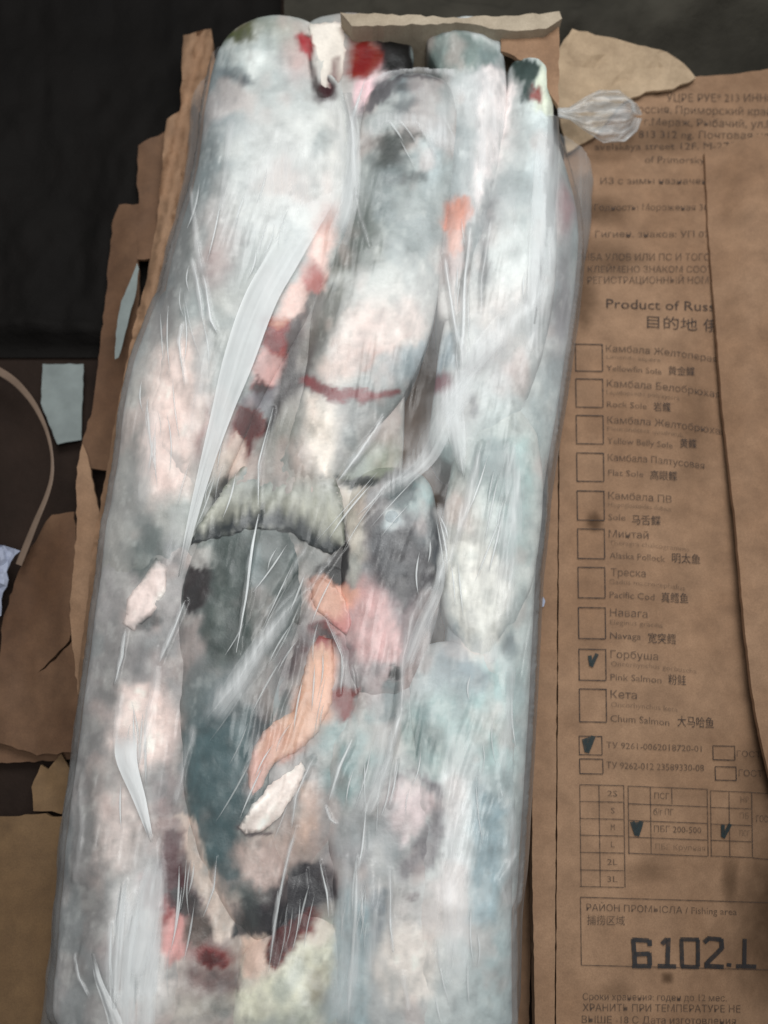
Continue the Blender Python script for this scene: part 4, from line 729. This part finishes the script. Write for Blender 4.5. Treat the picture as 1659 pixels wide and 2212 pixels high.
# tail fin of the middle fish, dark hind margin
fin('tail_fin', [(650, 960), (690, 940), (728, 1040), (742, 1100), (748, 1176), (715, 1200), (672, 1182), (630, 1150), (560, 1140), (480, 1158), (412, 1176), (430, 1130), (480, 1060), (520, 1010), (590, 980)], bed(.0004), fB, (164, 163, 150), seed=31, soft=5, rays=(680, 930, 34), blend=(1000, 1120, (158, 165, 164)),
    edge=[([(404, 1184, 22), (470, 1148, 28), (550, 1126, 30), (606, 1128, 32), (640, 1144, 34), (690, 1182, 34), (730, 1194, 26)], (26, 34, 38), 1.0), ([(430, 1120, 6), (480, 1056, 7), (522, 1004, 6)], (96, 100, 84), .9), ([(728, 1050, 4), (740, 1110, 5), (745, 1165, 4)], (84, 88, 76), .9)])
fin('pelvic_fin', [(652, 1648), (660, 1662), (640, 1712), (600, 1770), (560, 1800), (528, 1804), (513, 1784), (540, 1745), (590, 1690)], bed(.0015), fI, (238, 224, 216), seed=32, soft=5, rays=(655, 1645, 30))
fin('pectoral_fin', [(338, 1206), (360, 1226), (356, 1274), (326, 1330), (290, 1362), (266, 1346), (276, 1296), (310, 1250)], bed(.0003), fJ, (230, 212, 206), seed=33, rays=(345, 1215, 26))
fin('belly_fin', [(668, 52), (740, 50), (746, 110), (738, 170), (716, 200), (700, 198), (678, 140)], bed(-.001), fA, (222, 214, 204), seed=34, soft=5, edge=[([(700, 202, 18), (722, 172, 14), (726, 130, 7)], (92, 52, 56), .95)])
fin('exposed_flesh', [(690, 1372), (718, 1378), (724, 1440), (716, 1520), (690, 1580), (640, 1626), (590, 1650), (566, 1700), (542, 1720), (535, 1670), (546, 1610), (590, 1560), (632, 1540), (652, 1470), (664, 1410)], bed(.0001), fI, (212, 172, 150), seed=35,
    edge=[([(552, 1700, 20), (560, 1640, 22)], (210, 166, 156), .9), ([(600, 1590, 30), (570, 1640, 12)], (196, 146, 128), .7), ([(690, 1375, 26), (700, 1396, 10)], (140, 62, 62), .9), ([(705, 1440, 20), (695, 1520, 20)], (226, 176, 150), .7)])
fin('exposed_flesh', [(672, 1262), (690, 1246), (722, 1262), (742, 1290), (760, 1340), (748, 1372), (716, 1346), (688, 1322), (672, 1296)], bed(.0001), fG, (212, 170, 152), seed=36, edge=[([(750, 1350, 30), (730, 1360, 22)], (206, 140, 138), .8)])
def eye(px, py, z, r, parent, colr):
    m = simple('frosted_eye', colr, 0.35, 0.4, 160, 0.2, 0.0005, 300)
    u = np.linspace(0, 2 * np.pi, 24, endpoint=False); V = []; c = Wp(px, py, z)
    for k in range(7):
        th = k / 6 * math.pi / 2; V += [(c.x + r * math.cos(th) * math.cos(a), c.y + r * math.cos(th) * math.sin(a), z + r * 0.25 * math.sin(th)) for a in u]
    V = np.array(V); F = gridfaces(7, 24, True); hm_add(V); return mesh_np('eye', V, F, m, parent)
eye(845, 1120, float(bed(-.0012)(np.array([845.]), np.array([1120.]))[0]), 0.0062, fG, (0.42, 0.47, 0.49))

# ------------------------------------------------------------------ film drawn over the block
H = HM.copy()
for _ in range(2):
    p = np.pad(H, 1, mode='edge'); H = np.max([p[1:-1, 1:-1], p[:-2, 1:-1], p[2:, 1:-1], p[1:-1, :-2], p[1:-1, 2:]], 0)
H += 0.0010; FZ = H.copy()
for it in range(260):
    p = np.pad(FZ, 1, mode='edge'); b = (p[:-2, 1:-1] + p[2:, 1:-1] + p[1:-1, :-2] + p[1:-1, 2:]) / 4; FZ = np.maximum(H, b)
for it in range(3):
    p = np.pad(FZ, 1, mode='edge'); FZ = np.maximum(H, (p[:-2, 1:-1] + p[2:, 1:-1] + p[1:-1, :-2] + p[1:-1, 2:] + p[1:-1, 1:-1]) / 5)
def hsample(X, Y):
    i = np.clip((X - HM_X0) / HM_D - 0.5, 0, HM_NX - 2); j = np.clip((Y - HM_Y0) / HM_D - 0.5, 0, HM_NY - 2)
    i0 = i.astype(int); j0 = j.astype(int); fx = i - i0; fy = j - j0
    return (FZ[j0, i0] * (1 - fx) + FZ[j0, i0 + 1] * fx) * (1 - fy) + (FZ[j0 + 1, i0] * (1 - fx) + FZ[j0 + 1, i0 + 1] * fx) * fy
LS = np.array([(0, 462), (80, 440), (200, 416), (330, 408), (400, 396), (600, 346), (800, 304), (1000, 256), (1200, 224), (1400, 192), (1600, 158), (1800, 132), (2000, 116), (2300, 80)], float)
RS = np.array([(0, 1200), (160, 1208), (250, 1214), (300, 1262), (400, 1282), (520, 1272), (640, 1252), (820, 1226), (960, 1204), (1100, 1182), (1250, 1168), (1400, 1160), (1600, 1150), (1750, 1142), (1900, 1132), (2050, 1116), (2300, 1112)], float)
NT, NS = 860, 380
tv = np.linspace(15, 2285, NT)
lpx = np.interp(tv, LS[:, 0], LS[:, 1]) + 4 * fbm(tv / 60, tv * 0, 91, 3); rpx = np.interp(tv, RS[:, 0], RS[:, 1]) + 4 * fbm(tv / 60, tv * 0 + 9, 92, 3)
lX, lY = Wn(lpx, tv, 0.052); rX, rY = Wn(rpx, tv, 0.052)
ss = np.linspace(0, 1, NS); ss = 0.5 - 0.5 * np.cos(np.pi * ss) * (0.35) - 0.5 * (1 - 2 * ss) * 0.65
FX = lX[:, None] + (rX - lX)[:, None] * ss; FY = lY[:, None] + (rY - lY)[:, None] * ss
PU, PV = plan_px(FX, FY)
# creases, doubled layers and a painted shoulder highlight: (polyline x, y, half width), added opacity, ridge height
CR = [
 ([(1190, 260, 26), (1182, 420, 32), (1172, 560, 28), (1160, 680, 24), (1150, 780, 18)], .55, .0015), ([(1060, 150, 30), (1050, 280, 34), (1020, 420, 26), (1010, 540, 14)], .50, .001),  # first entry paints the right shoulder's highlight as milky opacity
 ([(1180, 640, 22), (1080, 720, 34), (1000, 800, 34), (960, 900, 30), (900, 990, 26), (820, 1060, 22), (770, 1120, 12)], .42, .0025), ([(960, 830, 40), (990, 930, 20), (1000, 1000, 10)], .38, .001),
 ([(1016, 500, 6), (1004, 600, 6), (1000, 700, 9), (996, 790, 8)], .5, .002), ([(962, 560, 5), (975, 660, 5), (990, 760, 6)], .5, .002), ([(1060, 480, 4), (1040, 600, 5), (1036, 680, 4)], .3, .001),
 ([(800, 160, 10), (850, 140, 9), (930, 145, 9), (1000, 160, 10)], .42, .001), ([(780, 300, 16), (830, 262, 16), (900, 268, 14), (960, 300, 20), (1000, 330, 14)], .45, .0012), ([(1000, 190, 20), (960, 250, 18), (930, 330, 24)], .25, .001), ([(900, 190, 30), (930, 240, 30), (990, 270, 30)], .22, 0),
 ([(560, 340, 60), (640, 400, 70), (700, 320, 50)], .28, 0), ([(500, 260, 8), (490, 360, 9), (478, 480, 8)], .35, .001), ([(410, 400, 5), (420, 500, 6), (440, 600, 5)], .35, .001), ([(640, 560, 60), (600, 700, 50)], .15, 0),
 ([(770, 430, 3), (780, 480, 4), (800, 540, 3)], .35, .001), ([(790, 170, 3), (760, 260, 8), (768, 420, 6)], .45, .001),
 ([(700, 212, 8), (735, 260, 30), (750, 400, 26), (720, 500, 20)], .35, .001),
 ([(418, 560, 4), (430, 640, 5), (440, 700, 4)], .4, .001), ([(395, 700, 3), (385, 740, 4), (400, 830, 4)], .45, .001), ([(440, 600, 5), (455, 690, 6), (470, 720, 4)], .4, .001), ([(450, 720, 12), (430, 850, 14), (400, 960, 12)], .22, .001), ([(330, 880, 16), (320, 1000, 18), (300, 1090, 16)], .25, .001), ([(390, 1090, 20), (380, 1160, 16), (360, 1210, 8)], .25, .001),
 ([(830, 900, 7), (770, 985, 7), (728, 1042, 5)], .5, .0018), ([(700, 1060, 12), (660, 1180, 10), (600, 1290, 9), (540, 1380, 14)], .42, .002), ([(745, 1170, 9), (680, 1250, 9), (620, 1320, 10), (560, 1400, 14), (500, 1490, 16), (440, 1560, 14)], .50, .0022), ([(620, 1330, 24), (540, 1430, 26), (460, 1530, 22)], .26, .001),
 ([(590, 880, 4), (560, 1000, 5), (556, 1090, 5)], .4, .0016), ([(560, 1110, 6), (545, 1180, 8), (530, 1290, 6), (512, 1410, 6)], .52, .002), ([(400, 1300, 7), (370, 1370, 7), (345, 1430, 5)], .5, .002), ([(272, 1362, 5), (262, 1420, 6), (248, 1478, 3)], .55, .002),
 ([(340, 1400, 7), (330, 1500, 10), (310, 1600, 10), (300, 1660, 8)], .35, .001), ([(420, 1560, 12), (395, 1660, 9), (380, 1740, 8)], .4, .0015), ([(290, 1600, 30), (270, 1650, 20)], .35, .001), ([(260, 1500, 8), (250, 1580, 8), (250, 1640, 7)], .2, .001),
 ([(330, 1820, 10), (345, 1900, 14), (350, 1980, 12)], .35, .001), ([(300, 1920, 16), (290, 2040, 22), (280, 2140, 30)], .55, .0015), ([(240, 1990, 6), (236, 2080, 9), (250, 2160, 9)], .4, .001), ([(340, 1960, 10), (330, 2060, 14), (340, 2130, 12)], .45, .001), ([(270, 1900, 5), (262, 1990, 6), (258, 2070, 5)], .4, .001), ([(260, 2150, 40), (300, 2230, 60)], .35, 0),
 ([(640, 1790, 4), (612, 1890, 5), (594, 1990, 6), (582, 2100, 4)], .6, .002), ([(470, 1850, 3), (460, 1920, 4), (440, 1980, 4)], .4, .001), ([(690, 1860, 3), (705, 1930, 5), (712, 1980, 3)], .45, .001), ([(660, 1880, 3), (668, 1940, 3)], .35, .001),
 ([(945, 1090, 16), (955, 1160, 10), (950, 1230, 10), (945, 1270, 12)], .45, .0018), ([(1040, 960, 6), (1010, 1090, 10), (965, 1220, 10), (945, 1260, 9)], .42, .0018), ([(935, 1250, 14), (890, 1330, 12), (870, 1420, 10), (865, 1520, 9), (840, 1620, 8)], .42, .0018), ([(950, 1260, 16), (930, 1350, 16), (905, 1450, 14)], .3, .001), ([(830, 1060, 18), (880, 1030, 20), (930, 990, 18)], .3, .001),
 ([(1100, 950, 20), (1110, 1080, 22), (1095, 1240, 20), (1085, 1360, 18)], .42, .001), ([(1040, 1380, 30), (1070, 1430, 20)], .3, .0), ([(1100, 1430, 16), (1100, 1560, 18), (1085, 1680, 16)], .4, .001), ([(990, 1560, 40), (980, 1700, 30), (970, 1850, 36), (980, 2000, 40), (970, 2130, 40)], .32, .0005),
 ([(868, 1540, 9), (840, 1640, 9), (815, 1720, 11), (800, 1760, 4)], .5, .002), ([(760, 1600, 8), (730, 1660, 9), (712, 1730, 6)], .45, .0018), ([(700, 1740, 3), (712, 1770, 3), (728, 1780, 2)], .6, .001), ([(860, 1640, 4), (852, 1700, 4), (840, 1740, 3)], .45, .001), ([(790, 1740, 5), (785, 1830, 6), (772, 1880, 4)], .4, .001), ([(676, 1640, 6), (640, 1720, 5), (628, 1790, 4)], .5, .0016), ([(640, 1690, 8), (634, 1750, 8)], .3, 0),
 ([(745, 1850, 10), (738, 1960, 14), (730, 2080, 22), (705, 2200, 30)], .30, .001), ([(770, 1850, 6), (768, 1960, 8), (762, 2080, 8), (750, 2212, 8)], .40, .0015), ([(800, 1870, 12), (810, 1990, 12), (790, 2110, 10)], .3, .001), ([(842, 1880, 5), (845, 2000, 5), (850, 2060, 3)], .4, .001), ([(820, 1780, 16), (840, 1900, 16)], .25, 0), ([(870, 2100, 5), (880, 2180, 6)], .35, .001),
 ([(1120, 1840, 5), (1080, 1900, 8), (1100, 1960, 5)], .2, .001), ([(1085, 1700, 10), (1110, 1780, 14), (1100, 1900, 12)], .25, .001), ([(160, 2060, 3), (170, 2110, 4), (190, 2150, 3)], .5, .001), ([(170, 1700, 10), (175, 1790, 8), (160, 1900, 8)], .15, .001),
 ([(700, 1330, 3), (742, 1420, 3), (735, 1500, 3)], .45, .001), ([(640, 1400, 3), (630, 1480, 3), (600, 1560, 3)], .35, .001), ([(760, 1440, 3), (770, 1500, 4)], .3, .001), ([(690, 1240, 5), (640, 1340, 6)], .3, .001),
 ([(600, 480, 40), (560, 620, 50), (500, 760, 50)], .12, 0), ([(1090, 420, 30), (1100, 560, 40)], .15, 0),
]
frost = np.full(PU.shape, 0.035) + 0.07 * fbm(PU / 120, PV / 160, 71, 3); ridge = np.zeros(PU.shape)
wu = PU + 5 * fbm(PU / 26, PV / 70, 73, 3); wv_ = PV
for (pts, a, hgt) in CR:
    mw = max(p[2] for p in pts) * 2.2 + 8
    x0, x1 = min(p[0] for p in pts) - mw, max(p[0] for p in pts) + mw; y0, y1 = min(p[1] for p in pts) - mw, max(p[1] for p in pts) + mw
    k = np.nonzero((PU > x0) & (PU < x1) & (PV > y0) & (PV < y1))
    d, t = polydist(wu[k], wv_[k], pts)
    e = np.exp(-d ** 2.2) * (0.72 + 0.5 * fbm(PU[k] / 5, PV[k] / 70, 75, 2)) * smooth(-0.02, 0.10, t) * smooth(1.02, 0.85, t)
    frost[k] += a * e; ridge[k] += hgt * np.exp(-d ** 2)
# places where the film is tight, clear or wiped
BRT = [(590, 400, 130, 190, .22), (560, 640, 90, 130, .14), (1140, 520, 90, 260, .14), (290, 2050, 80, 170, .26), (960, 2050, 130, 200, .20), (800, 2100, 70, 130, .20), (340, 1000, 60, 140, .20), (260, 1620, 60, 120, .16), (1080, 1200, 60, 200, .14), (960, 960, 80, 100, .15), (820, 650, 110, 90, .12), (480, 1520, 60, 70, .12), (850, 240, 110, 70, .14), (1000, 1700, 90, 160, .10)]
for (x, y, rx, ry, a) in BRT: frost += 0.75 * a * np.exp(-(((PU - x) / rx) ** 2 + ((PV - y) / ry) ** 2) ** 1.3) * (0.8 + 0.5 * fbm(PU / 40, PV / 60, 97, 4))
CLR = [(855, 330, 80, 60, .16), (540, 1270, 130, 140, .22), (490, 1700, 80, 200, .20), (570, 1120, 170, 80, .3), (650, 1530, 90, 150, .22), (590, 1740, 70, 70, .22), (650, 1960, 100, 120, .22), (600, 2120, 110, 80, .16), (610, 690, 80, 110, .3), (545, 900, 60, 70, .3), (700, 1290, 60, 60, .24), (430, 1260, 40, 60, .2), (740, 1220, 30, 50, .24), (410, 1960, 60, 120, .16), (320, 1280, 50, 60, .2), (870, 1210, 90, 110, .3), (790, 1030, 90, 30, .18), (990, 480, 36, 50, .2), (700, 560, 40, 80, .15)]
for (x, y, rx, ry, a) in CLR: frost -= a * np.exp(-(((PU - x) / rx) ** 2 + ((PV - y) / ry) ** 2) ** 1.5)
# slack creases following the pull of the wrap
cre = fbm((PU + 0.16 * PV) / 11, PV / 130, 81, 3) * smooth(0.05, 0.55, fbm(PU / 90, PV / 130, 83, 2)); cre2 = fbm((PU + 0.34 * PV) / 12, PV / 150, 85, 3) * smooth(0.15, 0.6, fbm(PU / 90, PV / 130, 87, 2))
ridge += 0.0012 * np.maximum(cre, -0.2) + 0.0009 * np.maximum(cre2, -0.2)
prof = 0.050 + 0.052 * np.clip(1 - np.abs(2 * ss - 1) ** 5.0, 0, 1) ** 0.6
FZZ = np.maximum(hsample(FX, FY), prof[None]) + 0.0012 + np.maximum(ridge, -0.0003)
frost += 0.26 * (np.abs(2 * ss - 1) ** 14)[None] + 0.10 * (np.abs(2 * ss - 1) ** 5)[None]
# skirts down to the bottom of the box
edge_z = np.array([0.040, 0.026, 0.014])
def skirt(X, Y, side):
    xs = [X + side * (0.001 * k) for k in range(3)]; return np.stack(xs, 1), np.stack([Y] * 3, 1), np.repeat(edge_z[None], len(X), 0)
lx_, ly_, lz_ = skirt(lX, lY, -1); rx_, ry_, rz_ = skirt(rX, rY, 1)
VX = np.concatenate([lx_[:, ::-1], FX, rx_], 1); VY = np.concatenate([ly_[:, ::-1], FY, ry_], 1); VZ = np.concatenate([lz_[:, ::-1], FZZ, rz_], 1)
FR = np.concatenate([np.repeat(frost[:, :1], 3, 1), frost, np.repeat(frost[:, -1:], 3, 1)], 1)
nc = NS + 6
# torn upper border of the film
TOPB = np.array([(380, 110), (440, 96), (520, 84), (600, 74), (640, 66), (660, 110), (668, 160), (690, 214), (716, 204), (742, 150), (752, 70), (768, 190), (786, 220), (800, 166), (830, 146), (900, 138), (1000, 150), (1080, 142), (1118, 170), (1132, 196), (1142, 232), (1180, 244), (1216, 240), (1300, 250)], float)
pu, pv = plan_px(VX, VY); keepv = pv > np.interp(pu, TOPB[:, 0], TOPB[:, 1]) + 2.5 * fbm(pu / 10, pv / 10, 95, 2)
Fq = gridfaces(NT, nc)[:, ::-1].copy(); kv = keepv.ravel(); Fq = Fq[kv[Fq].all(1)]
used = np.unique(Fq); remap = np.full(NT * nc, -1); remap[used] = np.arange(len(used)); Fq = remap[Fq]
WRAP = thing('plastic_wrap', 'milky crumpled plastic film drawn tightly over the block of frozen fish', 'plastic film', tuple(Wp(700, 1200, 0.015)))
mesh_np('wrap_sheet', np.stack([VX, VY, VZ], -1).reshape(-1, 3)[used], Fq, M_film, WRAP, {'Frost': FR.ravel()[used]})
# long doubled folds lying on the sheet, one standing in for a highlight
def filmz(u, v):
    z = np.full(np.shape(u), 0.125)
    for _ in range(3):
        X, Y = Wn(u, v, z); z = np.maximum(hsample(X, Y), 0.09) + 0.0032
    return z
def fold(left, right, f0, n=150, m=18, seed=0):
    L = np.array(left, float); Rr = np.array(right, float); t = np.linspace(0, 1, n); q = np.linspace(0, 1, m)
    def cv(A):
        a = spline(np.concatenate([A, np.zeros((len(A), 1))], 1), n); return a[:, 0], a[:, 1]
    lx0, ly0 = cv(L); rx0, ry0 = cv(Rr)
    U = lx0[:, None] + (rx0 - lx0)[:, None] * q; V = ly0[:, None] + (ry0 - ly0)[:, None] * q
    zz = filmz(U, V); k = np.ones(7) / 7
    zz = np.apply_along_axis(lambda a: np.convolve(np.pad(a, 3, mode='edge'), k, 'valid'), 0, zz)
    zz = zz + 0.0026 + 0.0012 * np.sin(q * np.pi)[None] ** 1.6 + 0.0003 * fbm(q[None] * 5 + t[:, None] * 2, t[:, None] * 5, seed, 3)
    fr = f0 + 0.20 * fbm(q[None] * 7, t[:, None] * 4 + 0 * q, seed + 3, 3) - (0.30 * (np.abs(q - 0.5) * 2) ** 3 * (f0 < 0.5))[None] - 0.25 * smooth(0.90, 1.0, t)[:, None] * (f0 < 0.5) + 0.12 * (np.abs(q - 0.5) * 2)[None] ** 6 
    fr = (fr + 0.05) * (smooth(0.0, 0.26, t) * smooth(1.0, 0.86, t))[:, None] - 0.03
    X, Y = Wn(U, V, zz); A = np.stack([X, Y, zz], -1).reshape(-1, 3)
    return mesh_np('film_fold_and_highlight', A, gridfaces(n, m), M_fold, WRAP, {'Frost': fr.ravel()})
fold([(640, 450), (580, 545), (527, 640), (486, 760), (453, 905), (425, 1030), (400, 1150), (384, 1245)], [(744, 400), (696, 480), (642, 575), (595, 660), (543, 797), (502, 895), (450, 1040), (391, 1248)], 0.60, seed=3)
fold([(252, 1570), (250, 1640), (288, 1730), (324, 1818)], [(300, 1560), (296, 1640), (316, 1730), (332, 1820)], 0.74, n=90, m=12, seed=5)
fold([(222, 1440), (224, 1440), (226, 1440), (228, 1440)], [(222, 1441), (224, 1441), (226, 1441), (228, 1441)], 0.0, n=4, m=3) if False else None
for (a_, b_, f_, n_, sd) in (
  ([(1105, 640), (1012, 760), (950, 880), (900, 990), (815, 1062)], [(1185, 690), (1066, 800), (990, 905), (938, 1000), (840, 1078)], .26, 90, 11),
  ([(1166, 250), (1152, 400), (1142, 560), (1138, 700)], [(1208, 250), (1204, 400), (1186, 560), (1160, 700)], .36, 80, 13),  # highlight along the right shoulder, painted as a white strip
  ([(960, 880), (968, 940), (985, 1000), (1000, 1030)], [(1000, 860), (1004, 930), (1006, 990), (1004, 1034)], .30, 50, 15),
  ([(332, 1830), (302, 1910), (286, 2010), (272, 2120)], [(352, 1850), (346, 1950), (332, 2050), (296, 2140)], .46, 70, 17),
  ([(262, 1890), (246, 2000), (236, 2090), (240, 2180)], [(276, 1890), (268, 2000), (262, 2090), (252, 2180)], .46, 60, 19),
  ([(300, 1900), (276, 2000), (262, 2100), (258, 2330)], [(318, 1900), (300, 2000), (290, 2100), (300, 2330)], .48, 60, 31), ([(334, 1960), (318, 2050), (300, 2140), (290, 2340)], [(352, 1960), (346, 2050), (338, 2140), (330, 2340)], .44, 60, 33), ([(196, 2060), (206, 2120), (226, 2180), (240, 2240)], [(204, 2060), (222, 2120), (252, 2180), (280, 2240)], .5, 40, 35),
  ([(738, 1850), (724, 1980), (722, 2080), (664, 2240)], [(780, 1850), (778, 1980), (782, 2080), (772, 2240)], .16, 80, 21),
  ([(820, 1540), (800, 1640), (775, 1730), (770, 1760)], [(860, 1540), (846, 1650), (815, 1730), (790, 1770)], .22, 60, 23),
  ([(944, 1180), (938, 1260), (896, 1350), (864, 1450)], [(962, 1190), (958, 1270), (924, 1360), (882, 1460)], .30, 60, 25),
  ([(640, 1240), (570, 1350), (500, 1450), (440, 1560)], [(680, 1262), (622, 1360), (560, 1460), (470, 1580)], .20, 70, 27),
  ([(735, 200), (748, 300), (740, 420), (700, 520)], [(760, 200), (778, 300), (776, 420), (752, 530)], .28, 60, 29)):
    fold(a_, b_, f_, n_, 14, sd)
# sharp single creases standing up from the sheet
for ci, (pts, a, hgt) in enumerate(CR):
    if a >= 0.40 and max(p[2] for p in pts) <= 9.5 and hgt >= 0.001:
        q = [(p[0] + 2.0 * math.sin(i * 2.3 + ci), p[1], (0.7 if 0 < i < len(pts) - 1 else 0.12) * p[2] * 0.55) for i, p in enumerate(pts)]
        ribbon('film_crease', q, lambda u, v: filmz(u, v) - 0.0012, M_fold, WRAP, 0.0004, 60, 0.42 + 0.3 * (ci % 3) / 2)
# bundles of fine pulled creases
rq = random.Random(11); prev = len([o for o in bpy.data.objects if o.name.startswith('film_crease')])
for (cx, cy, sx, sy, dr, nn) in ((400, 640, 50, 90, .12, 8), (330, 850, 40, 110, .05, 7), (1000, 600, 30, 90, -.02, 7), (950, 1200, 30, 90, .08, 7), (580, 1380, 70, 70, -.62, 9), (300, 1560, 50, 80, .04, 8), (830, 1650, 60, 70, -.2, 10), (775, 1960, 40, 110, -.05, 9), (410, 1900, 40, 70, -.1, 7), (640, 1230, 50, 80, -.45, 7), (300, 2060, 60, 90, -.1, 9), (690, 1450, 50, 80, -.1, 8), (860, 1030, 60, 50, -.8, 6), (1060, 1060, 40, 80, -.25, 7), (560, 450, 90, 120, -.28, 8), (1140, 520, 30, 140, -.04, 6), (640, 1930, 50, 60, -.15, 8), (980, 2050, 80, 90, .05, 6), (850, 260, 60, 60, .6, 5), (470, 1040, 50, 80, -.2, 6), (1040, 1600, 50, 120, 0.02, 6), (560, 1640, 50, 60, -.5, 6)):
    for k in range(nn):
        x = cx + rq.gauss(0, sx * .6); y = cy + rq.gauss(0, sy * .6); L = rq.uniform(45, 150); d = dr + rq.gauss(0, .08); wv = rq.uniform(.8, 2.3); b = rq.uniform(-7, 7)
        ribbon('film_crease', [(x, y, .2), (x + d * L * .35 + b, y + L * .35, wv), (x + d * L * .7 + b, y + L * .7, wv * .8), (x + d * L, y + L, .2)], lambda u, v: filmz(u, v) - 0.0016, M_fold, WRAP, 0.0003, 20, rq.uniform(.12, .62))
# twisted end of the film at the upper right
def ear():
    n, m = 70, 96; t = np.linspace(0, 1, n)[:, None]; a = np.linspace(0, 2 * np.pi, m, endpoint=False)[None]
    cx = 1205 + 172 * t; cy = 243 + 8 * np.sin(t * 2.2) + 0 * a
    hw = np.interp(t[:, 0], [0, .14, .32, .55, .8, .95, 1], [10, 13, 34, 56, 56, 34, 6])[:, None]
    U = cx + 10 * np.sin(a * 3 + 1) * t; V = cy + hw * np.cos(a) * (1 + 0.10 * fbm(a * 2 + t * 3, t * 4 + a * 0, 63, 2))
    z = 0.072 - 0.008 * t + (0.010 * np.minimum(hw / 40, 1)) * np.sin(a) + 0.004 * fbm(a * 2.5, t * 5, 61, 3) + 0.0016 * np.sin(a * 11 + 5 * fbm(a * 0.8, t * 3, 67, 2)) * np.minimum(t * 4, 1)
    X, Y = Wn(U, V, z); fr = 0.16 + 0.20 * fbm(a * 3, t * 4, 65, 3) + 0.14 * np.sin(a * 11 + 5 * fbm(a * 0.8, t * 3, 67, 2)) + 0.35 * smooth(0.3, 0.05, t) + 0 * a
    return mesh_np('twisted_end', np.stack([X, Y, z], -1).reshape(-1, 3), gridfaces(n, m, True), M_fold, WRAP, {'Frost': (fr + 0 * U).ravel()})
ear()
